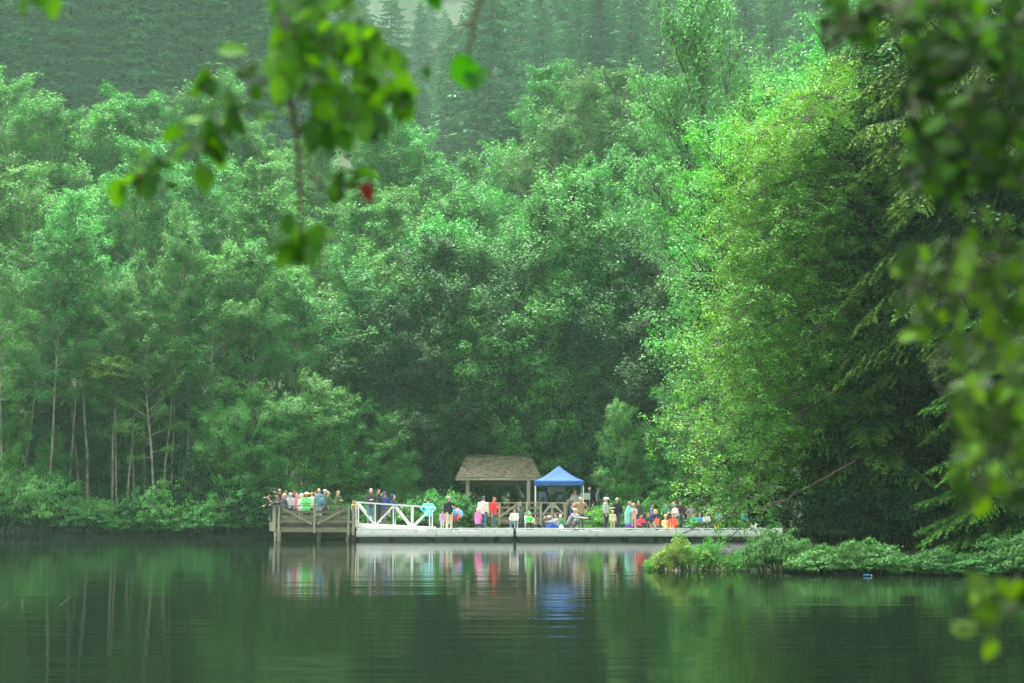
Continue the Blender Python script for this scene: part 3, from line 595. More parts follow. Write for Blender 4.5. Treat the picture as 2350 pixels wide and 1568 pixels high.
for a, b in (((1148, 1186), (1188, 1156)), ((1244, 1183), (1265, 1157)), ((1270, 1157), (1294, 1181))):
    mb = MB(); mb.bar((xp(a[0], BY), BY - .23, zat(a[1], BY)), (xp(b[0], BY), BY - .23, zat(b[1], BY)), .04, .11); P(mb, 'brace', M['wood_post'], bw, bo)
for z_0, z_1, pa, pb in ((1.78, 1.92, 1120, 1240), (1.45, 1.58, 1120, 1296), (1.14, 1.28, 1120, 1296), (.3, .52, 1150, 1225)):
    mb = MB(); mb.box(xp(pa, BY), xp(pb, BY), BY - .045, BY - .012, z_0, z_1); P(mb, 'rail_board', M['wood_grey'], bw, bo)
# ------------------------------------------------------------------ shelter
M['shingle'] = None
m, n, out = nodes('cedar_shingles'); L = n.links.new
tc = N(n, 'ShaderNodeTexCoord'); gi = N(n, 'ShaderNodeNewGeometry'); br = ramp(n, (.025, .021, .012), (.115, .09, .048), 0, 1); L(gi.outputs['Random Per Island'], br.inputs[0])
no = N(n, 'ShaderNodeTexNoise', Scale=1.8, Detail=6); L(tc.outputs['Object'], no.inputs['Vector']); rp = ramp(n, (.0, .0, .0), (.75, .75, .75), .5, .64); L(no.outputs[0], rp.inputs[0])
mx = N(n, 'ShaderNodeMix', data_type='RGBA'); L(rp.outputs[0], mx.inputs[0]); L(br.outputs[0], mx.inputs[6]); mx.inputs[7].default_value = (.055, .07, .026, 1)
b = N(n, 'ShaderNodeBsdfPrincipled', Roughness=.9); L(mx.outputs[2], b.inputs['Base Color']); bm = N(n, 'ShaderNodeBump', Strength=.4, Distance=.02); L(no.outputs[0], bm.inputs['Height']); L(bm.outputs[0], b.inputs['Normal']); L(b.outputs[0], out.inputs[0]); M['shingle'] = m
so_ = (xp(1144, 112), 112.0, 1.1); sh = empty('picnic_shelter', so_); tag(sh, 'open timber shelter with a brown mossy shingle hip roof behind the float', 'shelter')
ze, zrg = zat(1096, 109), zat(1047.5, 112)
e = [Vector((xp(1046, 109, 1096), 109, ze)), Vector((xp(1241.5, 109, 1096), 109, ze)), Vector((xp(1241.5, 109, 1096) + .0, 115, ze)), Vector((xp(1046, 109, 1096), 115, ze))]
ra, rb = Vector((xp(1071, 112, 1050), 112, zrg)), Vector((xp(1218, 112, 1050), 112, zrg))
roof_rows = 12
rsh = random.Random(4)
def slope(name, A, B, C, D):      # A-B eave, D-C ridge ; split shingles laid in overlapping courses
    mb = MB(); nrm = (B - A).cross(D - A); nrm.normalize()
    if nrm.z < 0: nrm = -nrm
    mb.quadbox([A - nrm * .03, B - nrm * .03, C - nrm * .03, D - nrm * .03, A, B, C, D])
    for i in range(16):
        t0, t1 = i / 16, min((i + 1.3) / 16, 1); p, q_, r_, s_ = A.lerp(D, t0), B.lerp(C, t0), B.lerp(C, t1), A.lerp(D, t1)
        L_ = (q_ - p).length; u = 0
        while u < L_ - .02:
            w_ = min(rsh.uniform(.10, .24), L_ - u); a, b = u / L_, (u + w_ - .008) / L_; u += w_; dn = rsh.uniform(-.025, .03); lift = rsh.uniform(.018, .034); sl_ = (p - s_).normalized() * dn
            mb.quadbox([p.lerp(q_, a) + sl_ + nrm * .004, p.lerp(q_, b) + sl_ + nrm * .004, s_.lerp(r_, b) + nrm * .002, s_.lerp(r_, a) + nrm * .002, p.lerp(q_, a) + sl_ + nrm * lift, p.lerp(q_, b) + sl_ + nrm * (lift + rsh.uniform(-.006, .006)), s_.lerp(r_, b) + nrm * .008, s_.lerp(r_, a) + nrm * .008])
    return P(mb, name, M['shingle'], sh, so_)
slope('roof_slope', e[0], e[1], rb, ra); slope('roof_slope', e[1], e[2], rb + Vector((.01, 0, 0)), rb); slope('roof_slope', e[2], e[3], ra, rb); slope('roof_slope', e[3], e[0], ra, ra - Vector((.01, 0, 0)))
mb = MB(); mb.bar(ra + Vector((-.05, 0, .05)), rb + Vector((.05, 0, .05)), .3, .06); P(mb, 'ridge_cap', M['shingle'], sh, so_)
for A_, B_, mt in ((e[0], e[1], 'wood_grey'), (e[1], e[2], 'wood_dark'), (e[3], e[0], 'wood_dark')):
    mb = MB(); mb.bar(A_ - Vector((0, 0, .1)), B_ - Vector((0, 0, .1)), .05, .16); P(mb, 'fascia_board', M[mt], sh, so_)
mb = MB(); mb.bar(Vector((xp(1103, 109), 108.96, ze - .09)), Vector((xp(1176, 109), 108.96, ze - .09)), .03, .12); P(mb, 'fascia_patch', M['wood_post'], sh, so_)
mb = MB(); mb.box(e[0].x + .4, e[1].x - .4, 109.5, 109.7, 3.25, 3.62); P(mb, 'beam', M['wood_dark'], sh, so_)
mb = MB(); mb.box(e[0].x + .4, e[1].x - .4, 114.2, 114.4, 3.25, 3.62); P(mb, 'beam', M['wood_dark'], sh, so_)
mb = MB(); mb.box(e[0].x + .05, e[1].x - .05, 109.1, 114.9, ze - .17, ze - .14); P(mb, 'ceiling', M['wood_dark'], sh, so_)
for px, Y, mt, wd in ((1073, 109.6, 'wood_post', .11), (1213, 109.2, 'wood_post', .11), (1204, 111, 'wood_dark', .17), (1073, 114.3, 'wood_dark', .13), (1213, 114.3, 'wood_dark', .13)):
    mb = MB(); xx = xp(px, Y); mb.box(xx - wd, xx + wd, Y - wd, Y + wd, 1.1, 3.56 if Y > 109.3 else ze - .18); P(mb, 'post', M[mt], sh, so_, bevel=.01)
mb = MB(); mb.bar((xp(1185, 110.6), 110.6, 3.3), (xp(1202, 110.6), 110.6, 2.5), .1, .14); P(mb, 'brace', M['wood_post'], sh, so_)
# ------------------------------------------------------------------ canopy tent
TY0, TY1 = 106.4, 109.4; ta, tb = xp(1227.5, TY0, 1103), xp(1340, TY0, 1103); cx_, cy_ = (ta + tb) / 2, (TY0 + TY1) / 2
to = (cx_, cy_, 1.1); tent = empty('canopy_tent', to); tag(tent, 'bright blue peaked pop-up canopy on thin white legs beside the shelter', 'canopy')
hw = (tb - ta) / 2; zE, zP = zat(1103, TY0), zat(1069, cy_); K = 24; V = []
for j in range(K + 1):
    for i in range(K + 1):
        u, v = -1 + 2 * i / K, -1 + 2 * j / K; t = max(abs(u), abs(v)); s_ = min(abs(u), abs(v)) / (t + 1e-6)
        z = zE + (zP - zE) * (1 - t) ** 1.35 - .05 * (1 - s_ ** 2) * t * (1 - t) * 4 * .6 - .035 * (1 - s_ * s_) * (t > .95)
        V.append((u * hw, v * (TY1 - TY0) / 2, z - 1.1))
idx = np.arange((K + 1) ** 2).reshape(K + 1, K + 1); fa = np.stack([idx[:-1, :-1], idx[:-1, 1:], idx[1:, 1:], idx[1:, :-1]], -1).reshape(-1, 4)
ro = mesh_np('roof', V, fa, M['blue_fabric'], tent); md = ro.modifiers.new('thick', 'SOLIDIFY'); md.thickness = .008
for a, b in (((-1, -1), (1, -1)), ((1, -1), (1, 1)), ((1, 1), (-1, 1)), ((-1, 1), (-1, -1))):
    V = []
    for i in range(21):
        t = i / 20; u = a[0] + (b[0] - a[0]) * t; v = a[1] + (b[1] - a[1]) * t; sag = .035 * (1 - (2 * t - 1) ** 2)
        for q in range(4):
            bul = .012 * math.sin(t * 19) * q / 3
            V.append((u * (hw + .006) + (bul if a[0] == b[0] else 0), v * ((TY1 - TY0) / 2 + .006) + (bul if a[1] == b[1] else 0), zE - 1.1 - .0 - sag - q * .1))
    idx = np.arange(84).reshape(21, 4); fa = np.stack([idx[:-1, :-1], idx[1:, :-1], idx[1:, 1:], idx[:-1, 1:]], -1).reshape(-1, 4)
    o = mesh_np('valance', V, fa, M['blue_fabric'], tent); md = o.modifiers.new('thick', 'SOLIDIFY'); md.thickness = .006
for u in (-1, 1):
    for v in (-1, 1):
        mb = MB(); xx, yy = u * (hw - .04), v * ((TY1 - TY0) / 2 - .04); mb.box(xx - .03, xx + .03, yy - .03, yy + .03, 0.0, zE - 1.16); mb.box(xx - .07, xx + .07, yy - .07, yy + .07, 0, .012); mb.build('leg', M['white_paint'], tent)
    mb = MB(); mb.bar((u * (hw - .1), -.9 * 1.5, zE - 1.35), (0, 0, zE - 1.0), .03, .03); mb.build('strut', M['metal'], tent)
# sound gear ---------------------------------------------------------------
def speaker(px, Y, w_, h_, z0, lab):
    o = (xp(px, Y), Y, 1.1); s = empty('loudspeaker', o); tag(s, lab, 'loudspeaker', 'loudspeakers under the canopy')
    mb = MB(); mb.box(-w_/2, w_/2, -.2, .2, z0, z0 + h_); mb.build('cabinet', colour((.05, .07, .11)), s, bevel=.04)
    mb = MB(); mb.box(-w_/2 + .04, w_/2 - .04, -.215, -.2, z0 + .04, z0 + h_ - .04); mb.build('grille', colour((.10, .14, .20)), s)
    mb = MB(); mb.tube([(0, -.225, z0 + h_ * .32), (0, -.215, z0 + h_ * .32)], w_ * .33, 20); mb.build('woofer', M['float_black'], s)
    mb = MB(); mb.tube([(0, 0, 0.3), (0, 0, z0)], .02, 8); mb.build('pole', M['float_black'], s)
    for k in range(3):
        a = k * 2.09; mb = MB(); mb.tube([(0, 0, .45), (.35 * math.cos(a), .35 * math.sin(a), .02)], .014, 6); mb.build('leg', M['float_black'], s)
speaker(1245.5, 107.6, .48, .76, 1.02, 'wide dark blue loudspeaker on a stand at the left under the canopy')
speaker(1286, 107.6, .32, .6, 1.0, 'narrow dark blue loudspeaker on a stand at the right under the canopy')
o = (xp(1277, 109.3), 109.3, 1.1); s = empty('banner', o); tag(s, 'pale blank banner stretched across the back of the canopy', 'banner')
mb = MB(); mb.box(-.55, .6, 0, .012, 1.72, 2.06); mb.build('cloth', colour((.45, .52, .55)), s)
for u in (-.57, .62): mb = MB(); mb.tube([(u, 0, 0), (u, 0, 2.1)], .015, 6); mb.build('pole', M['metal'], s)
o = (xp(1272, 107.3), 107.3, 1.1); s = empty('folding_table', o); tag(s, 'dark-draped folding table with mixing gear between the two loudspeakers', 'table')
mb = MB(); mb.box(-.5, .5, -.3, .3, .70, .74); mb.build('table_top', colour((.5, .5, .48)), s)
for u in (-.45, .45):
    for v in (-.26, .26): mb = MB(); mb.tube([(u, v, 0), (u, v, .70)], .015, 6); mb.build('leg', M['metal'], s)
mb = MB(); mb.box(-.52, .52, -.325, -.305, .25, .75); mb.build('drape', colour((.045, .045, .055)), s)
o = (xp(1267, 107.3), 107.3, 1.842); s = empty('mixer', o); tag(s, 'grey sound mixer standing on the draped table', 'mixer')
mb = MB(); mb.quadbox([(-.2, -.15, 0), (.2, -.15, 0), (.2, .15, 0), (-.2, .15, 0), (-.2, -.15, .06), (.2, -.15, .06), (.2, .15, .3), (-.2, .15, .3)]); mb.build('case', colour((.35, .37, .36)), s)
mb = MB(); [mb.ball((-.15 + i * .06, -.1 + j * .07, .10 + j * .055), .014, 6, 4) for i in range(6) for j in range(3)]; mb.build('knobs', M['float_black'], s)
o = (xp(1343, 108), 108, 1.1); s = empty('sign_board', o); tag(s, 'plain pale green-white board standing right of the blue canopy', 'board')
mb = MB(); mb.box(-.32, .32, -.02, .02, 1.25, 1.66); mb.build('panel', colour((.62, .72, .64)), s)
for u in (-.28, .28): mb = MB(); mb.box(u - .025, u + .025, .021, .06, 0, 1.6); mb.build('post', M['wood_post'], s)
# chairs -------------------------------------------------------------------
def chair(px, Y, rz, c, lab, grp='folding chairs on the float', z=.56):
    s = empty('folding_chair', (xp(px, Y), Y, z), rz); tag(s, lab, 'chair', grp); mt = colour(c)
    mb = MB(); mb.box(-.22, .22, -.21, .21, .42, .45); mb.build('seat', mt, s, bevel=.01)
    mb = MB(); mb.box(-.2, .2, .2, .23, .58, .82); mb.build('backrest', mt, s, bevel=.01)
    for u in (-.21, .21):
        mb = MB(); mb.tube([(u, -.22, 0), (u, .22, .84)], .014, 6); mb.build('leg', mt, s)
        mb = MB(); mb.tube([(u * .92, .26, 0), (u * .92, -.18, .43)], .014, 6); mb.build('leg', mt, s)
wc = (.72, .74, .70)
chair(1180, 102.2, R(-15), wc, 'white folding chair under the seated person in the cream sweatshirt')
chair(1213, 102.2, R(5), wc, 'white folding chair under the person in the bright green shirt')
chair(1352, 102.4, R(20), (.03, .10, .07), 'dark green camp chair behind the person in the brown jacket')
o = empty('cooler', (xp(1579, 101.6), 101.6, .56)); tag(o, 'small blue cooler with a pale lid beside the person in bright green', 'cooler')
mb = MB(); mb.box(-.17, .17, -.12, .12, 0, .22); mb.build('body', colour((.03, .06, .35)), o, bevel=.02); mb = MB(); mb.box(-.18, .18, -.13, .13, .222, .28); mb.build('lid', colour((.55, .6, .6)), o, bevel=.02)
o = empty('cooler', (xp(1734, 101.4), 101.4, .56)); tag(o, 'white cooler box at the leafy right end of the float', 'cooler')
mb = MB(); mb.box(-.26, .26, -.18, .18, 0, .34); mb.build('body', colour((.7, .72, .68)), o, bevel=.02); mb = MB(); mb.box(-.27, .27, -.19, .19, .342, .40); mb.build('lid', colour((.75, .76, .72)), o, bevel=.02)
def bag(px, Y, c, w_, h_, lab, z=.56):
    o = empty('bag', (xp(px, Y), Y, z)); tag(o, lab, 'bag')
    mb = MB(); mb.ball((0, 0, h_ * .5), (w_ / 2, w_ * .3, h_ * .5), 12, 8); mb.build('body', colour(c), o, smooth=True)
    mb = MB(); mb.tube([(-w_ * .2, 0, h_ * .9), (-w_ * .1, 0, h_ * 1.15), (w_ * .1, 0, h_ * 1.15), (w_ * .2, 0, h_ * .9)], .012, 6); mb.build('handle', colour(c), o)
bag(1443, 101.6, (.18, .05, .40), .5, .32, 'purple bag lying behind the person in the pink jacket')
bag(1000, 101.8, (.02, .02, .025), .45, .3, 'black bag on the float at the foot of the gangway')
bag(1288, 102, (.65, .66, .68), .3, .3, 'white bag beside the person in the white cap')
# ------------------------------------------------------------------ water bits
for i, (px, py, dx, dz) in enumerate(((10, 1387, .16, .14), (50, 1389, .03, .17), (139, 1385, .19, .17))):
    Y = 8000 / (py - 1160); x = xat(px, py, Y); mb = MB(); mb.tube([(0, 0, -.25), (0, 0, 0), (dx, .05, dz)], [.006, .006, .003], 6)
    mb.tube([(dx * .4, .02, dz * .4), (dx * .4 - .03, .02, dz * .75)], [.004, .002], 5)
    o = mb.build('stick', M['bark_pale'], None); o.location = (x, Y, 0); tag(o, ['bent twig in the water at the left edge', 'upright twig in the water, middle of the three', 'angled bare twig in the water, rightmost of the three'][i], 'twig', 'twigs poking out of the water')
Y = 50.6; o = empty('bottle', (xat(1975, 1318, Y), Y - .9, .03), .4); tag(o, 'small pale blue plastic bottle floating under the right bank shrubs', 'bottle')
mb = MB(); mb.tube([(-.1, 0, 0), (.07, 0, 0), (.11, 0, 0), (.14, 0, 0)], [.028, .028, .013, .011], 10); mb.build('body', colour((.04, .13, .22)), o, smooth=True)
mb = MB(); mb.tube([(.142, 0, 0), (.165, 0, 0)], .017, 10); mb.build('cap', colour((.6, .6, .6)), o)
rw = np.random.default_rng(8); nf = 60; Cw = np.stack([rw.uniform(-17, 14, nf), rw.uniform(35, 99, nf), np.full(nf, .006)], 1); Vw, Fw = leaf_quads(Cw, np.tile([0, 0, 1.], (nf, 1)), .07, rw)
tag(mesh_np('floating_leaves', Vw, Fw, plain('dry_leaf', (.4, .38, .26))), 'scattered pale leaves and fluff floating on the lake', 'leaves', None, 'stuff')
# dead branch with leaf sprays reaching into the lake ------------------------
rng = np.random.default_rng(5)
def spray(name, paths, lab, mat, per=34, crad=.22, leaf=.085, bark='bark_dark', step=2, tw=(.15, .55)):
    o0 = paths[0][0]; o = empty(name, (xat(o0[0], o0[1], o0[2]), o0[2], zat(o0[1], o0[2]))); tag(o, lab, 'branch'); oo = np.array(o.location)
    mb = MB(); cl = []
    for pth, r0 in [(p, 1) for p in paths]:
        pts = []
        w3 = [np.array([xat(a, b, c), c, zat(b, c)]) for a, b, c in pth]
        for i in range(len(w3) - 1):
            for t in np.arange(0, 1, .2): pts.append(w3[i] * (1 - t) + w3[i + 1] * t + rng.normal(0, .025, 3))
        pts.append(w3[-1]); pts = np.array(pts) - oo; n_ = len(pts)
        mb.tube(pts, [max(.008, .045 * (1 - i / n_)) for i in range(n_)], 6, cap=False)
        for i in range(n_ // 4, n_, 1):
            for q in range(step):
                d = rng.normal(size=3) * [1, .8, .8]; d /= np.linalg.norm(d); s = curve(pts[i], d, rng.uniform(*tw), 3, rng, .2); mb.tube(s, [.008, .006, .004, .003], 4, cap=False); cl.append(np.concatenate([s[3], d]))
    V, Fc = clusters_to_leaves(np.array(cl), rng, per, crad, leaf, flat=.8, tilt=.42)
    mb.build('limb', M[bark], o); mesh_np('leaves', V, Fc, M[mat], o)
rp_ = random.Random(77); paths = [[(2080, 1262, 61), (2060, 1000, 60.5), (2020, 700, 60), (1960, 400, 60), (1900, 200, 60)], [(2075, 1200, 61), (1960, 900, 59), (1840, 620, 58.5), (1760, 380, 58.5)]]
edge = [(1765, 300), (1700, 380), (1655, 450), (1640, 540), (1628, 620), (1640, 700), (1605, 780), (1565, 860), (1530, 930), (1520, 985), (1545, 1050), (1560, 1105), (1590, 1165), (1640, 1205)]
for i in range(66):
    f = (i + rp_.random()) / 66 * (len(edge) - 1); j = min(int(f), len(edge) - 2); ex = edge[j][0] + (edge[j+1][0] - edge[j][0]) * (f - j); ey = edge[j][1] + (edge[j+1][1] - edge[j][1]) * (f - j)
    u = f / (len(edge) - 1); ox, oy = 2060 - 90 * (1 - u) + rp_.uniform(-30, 30), ey - 20 - 250 * u + rp_.uniform(-60, 40); cut = rp_.choice([0, 0, 0, .08, .2, .35, .5]); Yb, Ye = 60.3, rp_.uniform(55.2, 62.5)
    ex2, ey2 = ex + (ox - ex) * cut + rp_.uniform(-12, 45), ey + (oy - ey) * cut + rp_.uniform(-30, 30)
    P4 = []; hump = rp_.uniform(40, 110) * (1 - .35 * u)
    for q_ in range(7):
        w_ = q_ / 6; P4.append((ox + (ex2 - ox) * w_ + rp_.uniform(-8, 8), oy + (ey2 - oy) * (w_ ** (1 + .5 * u)) - hump * math.sin(math.pi * w_) + rp_.uniform(-8, 8), Yb + (Ye - Yb) * w_))
    paths.append(P4)
spray('broadleaf_tree', paths, 'bright lime tree whose arching limbs sweep left and down over the end of the float', 'lime_leaf', per=40, crad=.27, leaf=.088, step=3, tw=(.3, 1.25))
spray('fallen_branch', [[(1960, 1060, 57), (1850, 1120, 56.5), (1740, 1185, 56), (1640, 1255, 55.3), (1600, 1300, 54.6)], [(1800, 1150, 56.3), (1690, 1180, 56), (1590, 1215, 55.5), (1545, 1240, 55)]], 'thin dark branch slanting left from the lime tree down into the lake', 'lime_leaf', per=22)
spray('fallen_branch', [[(1690, 1301, 54.6), (1650, 1296, 54.2), (1600, 1290, 54), (1540, 1275, 54)], [(1640, 1285, 54.2), (1655, 1322, 53.6)]], 'low broken branch lying on the water at the tip of the right bank', 'yellow_leaf', per=26)
# ------------------------------------------------------------------ out of focus branches close to the camera
def near_branch(name, stems, leaves, lab, mat='near_leaf', seed=0, r0=.0085):
    rg = np.random.default_rng(seed); o0 = stems[0][0]; org = np.array([xat(o0[0], o0[1], o0[2]), o0[2], zat(o0[1], o0[2])])
    root = empty(name, tuple(org)); tag(root, lab, 'branch'); mb = MB(); allp = []
    for si_, st in enumerate(stems):
        rr_ = r0 if si_ == 0 else r0 * .42
        w3 = np.array([[xat(a, b, c), c, zat(b, c)] for a, b, c in st]) - org
        k = np.linspace(0, len(w3) - 1, 6 * len(w3)); pts = np.stack([np.interp(k, np.arange(len(w3)), w3[:, j]) for j in range(3)], 1); pts[1:-1] += rg.normal(0, .002, (len(pts) - 2, 3))
        mb.tube(pts, [max(.0015, rr_ * (1 - .45 * i / len(pts))) for i in range(len(pts))], 6, cap=False); allp.append(pts)
    allp = np.concatenate(allp); V = []; Fq = []
    prof = [(0, 0), (.12, .22), (.3, .36), (.5, .38), (.7, .28), (.87, .13), (1, 0)]
    for (px, py, Y, size, ang) in leaves:
        c = np.array([xat(px, py, Y), Y, zat(py, Y)]) - org; s = size / F * Y
        a = R(ang); ax = np.array([math.cos(a), rg.uniform(-.6, .6), math.sin(a)]); ax /= np.linalg.norm(ax)
        nn = np.array([rg.normal(0, .5), -.6 + rg.normal(0, .45), .8]); nn -= ax * nn.dot(ax); nn /= np.linalg.norm(nn); sdv = np.cross(nn, ax)
        base = c - ax * s * .5; b0 = len(V); fold = rg.uniform(.15, .45); crl = rg.uniform(.0, .25)
        for (t, w_) in prof:
            mid = base + ax * s * t - nn * crl * s * t * t
            V += [mid - sdv * w_ * s * math.cos(fold) + nn * w_ * s * math.sin(fold), mid, mid + sdv * w_ * s * math.cos(fold) + nn * w_ * s * math.sin(fold)]
        for i in range(6):
            q = b0 + i * 3; Fq += [(q, q + 1, q + 4, q + 3), (q + 1, q + 2, q + 5, q + 4)]
        near = allp[np.argmin(((allp - base) ** 2).sum(1))]
        mb.tube([near, (near + base) / 2 + np.array([0, 0, -.004]), base], [.0016, .0012, .001], 5, cap=False)
    mb.build('stem', M['twig'], root); mesh_np('leaves', V, Fq, M[mat], root, smooth=True)
rl = random.Random(21); M['red_leaf'] = mat_leaf('red_leaf', [(.20, .06, .03)] * 3, trans=.15, gloss=0)
def scat(n, x0, x1, y0, y1, Y, size, ang=(-130, -40), yj=.35): return [(rl.uniform(x0, x1), rl.uniform(y0, y1), Y + rl.uniform(-yj, yj), size * rl.uniform(.7, 1.2), rl.uniform(*ang)) for _ in range(n)]
Y = 4.0
lv = scat(70, 625, 830, -40, 150, Y, 66, (-170, -10)) + scat(34, 680, 860, 40, 160, Y, 66, (-170, -10)) + scat(78, 625, 935, 110, 260, Y, 68, (-160, 0)) + scat(14, 700, 800, 240, 330, Y, 72, (-110, -60)) + scat(14, 810, 880, 240, 315, Y, 72, (-110, -50))
lv += scat(9, 300, 400, 350, 430, Y, 48, (-160, -20), .05) + scat(14, 400, 540, 250, 370, Y, 50, (-170, 0), .05) + scat(9, 510, 640, 150, 290, Y, 50, (-170, 0), .05) + scat(8, 740, 860, 385, 450, Y, 44, (-150, -10), .05) + scat(9, 650, 730, 515, 590, Y, 70, (-140, -30), .05)
lv += [(887, 70, Y, 82, 0), (903, 140, Y, 70, -80), (925, 205, Y, 90, -10), (850, 290, Y, 85, -60), (720, 315, Y, 110, -75), (460, 190, Y, 85, -110), (478, 200, Y, 75, -60), (535, 115, Y, 75, 5), (505, 355, Y, 95, -80), (490, 340, Y, 80, -50), (445, 277, Y, 60, 170), (560, 248, Y, 65, 20), (545, 290, Y, 60, -40), (395, 310, Y, 75, 200), (615, 272, Y, 55, 30), (610, 155, Y, 60, 200),
       (468, 410, Y, 75, -75), (270, 445, Y, 80, -115), (290, 420, Y, 70, -140), (335, 430, Y, 80, -65), (318, 395, Y, 60, -45), (370, 385, Y, 70, 10), (400, 370, Y, 60, -170), (510, 300, Y, 50, -20),
       (845, 400, Y, 70, -5), (770, 450, Y, 55, -120), (760, 405, Y, 45, 20), (790, 428, Y, 50, 30),
       (628, 572, Y, 95, 200), (650, 590, Y, 70, -115), (715, 585, Y, 80, -60), (745, 543, Y, 75, -3), (700, 560, Y, 70, -85), (678, 545, Y, 60, -100)]
near_branch('leafy_branch', [[(632, -90, Y), (645, 60, Y), (660, 200, Y), (684, 340, Y), (688, 450, Y), (692, 560, Y)], [(645, 60, Y), (740, 110, Y), (830, 170, Y), (930, 200, Y)], [(655, 150, Y), (600, 190, Y), (530, 240, Y), (500, 320, Y), (400, 350, Y), (330, 400, Y), (280, 430, Y)],
    [(684, 340, Y), (750, 450, Y), (800, 425, Y), (850, 405, Y)], [(600, 190, Y), (540, 130, Y), (470, 170, Y)], [(660, 200, Y), (760, 240, Y), (850, 280, Y)], [(500, 320, Y), (470, 400, Y)]], lv, 'blurred broadleaf branch hanging down in the upper left, close to the camera', seed=1)
near_branch('leafy_branch', [[(1140, -120, Y), (1090, 40, Y), (1075, 130, Y)], [(1090, 40, Y), (1000, 120, Y), (978, 160, Y)], [(1100, 0, Y), (985, -5, Y)]], [(1065, 165, Y, 95, -70), (1092, 180, Y, 85, -95), (978, 168, Y, 38, -100), (1000, 5, Y, 50, -70), (960, -5, Y, 45, -20)], 'two blurred heart-shaped leaves hanging alone at the top centre', seed=2)
near_branch('leafy_branch', [[(95, -120, Y), (90, -20, Y)]], [(62, 12, Y, 70, -110), (118, 15, Y, 70, -80), (85, -10, Y, 60, -100)], 'blurred pair of leaf tips at the top left corner', seed=3)
near_branch('leafy_branch', [[(850, 398, Y), (845, 420, Y), (843, 462, Y)]], [(843, 442, 3.9, 54, -88)], 'small withered red-brown leaf hanging from the blurred branch', mat='red_leaf', seed=4, r0=.002)
Y = 3.6
M['near_lime'] = mat_leaf('near_lime_leaf', [(.006, .030, .003), (.022, .085, .005), (.08, .25, .010)], trans=.36, vary=.1, gloss=.015, tcol=1.3)
lv = scat(330, 2085, 2400, -40, 430, Y, 58, (-180, 0), .35) + scat(40, 1890, 2010, -20, 110, Y, 50, (-180, 0), .2) + scat(35, 1990, 2110, -30, 90, Y, 50, (-180, 0), .2) + scat(26, 2075, 2240, 300, 470, Y, 58, (-180, -40), .2)
near_branch('leafy_branch', [[(2480, -100, Y), (2330, 60, Y), (2240, 200, Y), (2170, 420, Y)], [(2480, -100, Y), (2250, -20, Y), (2050, 10, Y), (1920, 60, Y)], [(2330, 60, Y), (2300, 260, Y), (2280, 430, Y)], [(2250, 150, Y), (2120, 170, Y), (2090, 220, Y)]], lv, 'blurred leafy branch crowding the upper right corner, close to the camera', mat='near_dark', seed=5)
lv = scat(90, 2080, 2380, 560, 800, Y, 58, (-180, 0), .3) + scat(12, 2060, 2160, 600, 720, Y, 55, (-180, 0), .2) + scat(130, 2190, 2400, 790, 1170, Y, 58, (-180, -10), .3) + scat(6, 2200, 2330, 470, 580, Y, 55)
near_branch('leafy_branch', [[(2500, 480, Y), (2330, 620, Y), (2200, 680, Y), (2080, 650, Y)], [(2500, 700, Y), (2330, 880, Y), (2250, 1000, Y), (2230, 1120, Y)], [(2330, 620, Y), (2260, 760, Y), (2130, 830, Y)]], lv, 'blurred leafy branch along the middle of the right edge', mat='near_lime', seed=6)
lv = scat(16, 2200, 2380, 1340, 1450, Y, 72, (-180, 0), .15) + [(2210, 1445, Y, 60, 170), (2270, 1490, Y, 62, -95), (2290, 1350, Y, 60, 30), (2250, 1420, Y, 60, 0)]
near_branch('leafy_branch', [[(2500, 1300, Y), (2350, 1380, Y), (2260, 1440, Y), (2200, 1440, Y)], [(2350, 1380, Y), (2285, 1350, Y)], [(2290, 1420, Y), (2270, 1480, Y)]], lv, 'small blurred leafy twig over the water at the lower right edge', mat='near_lime', seed=7)
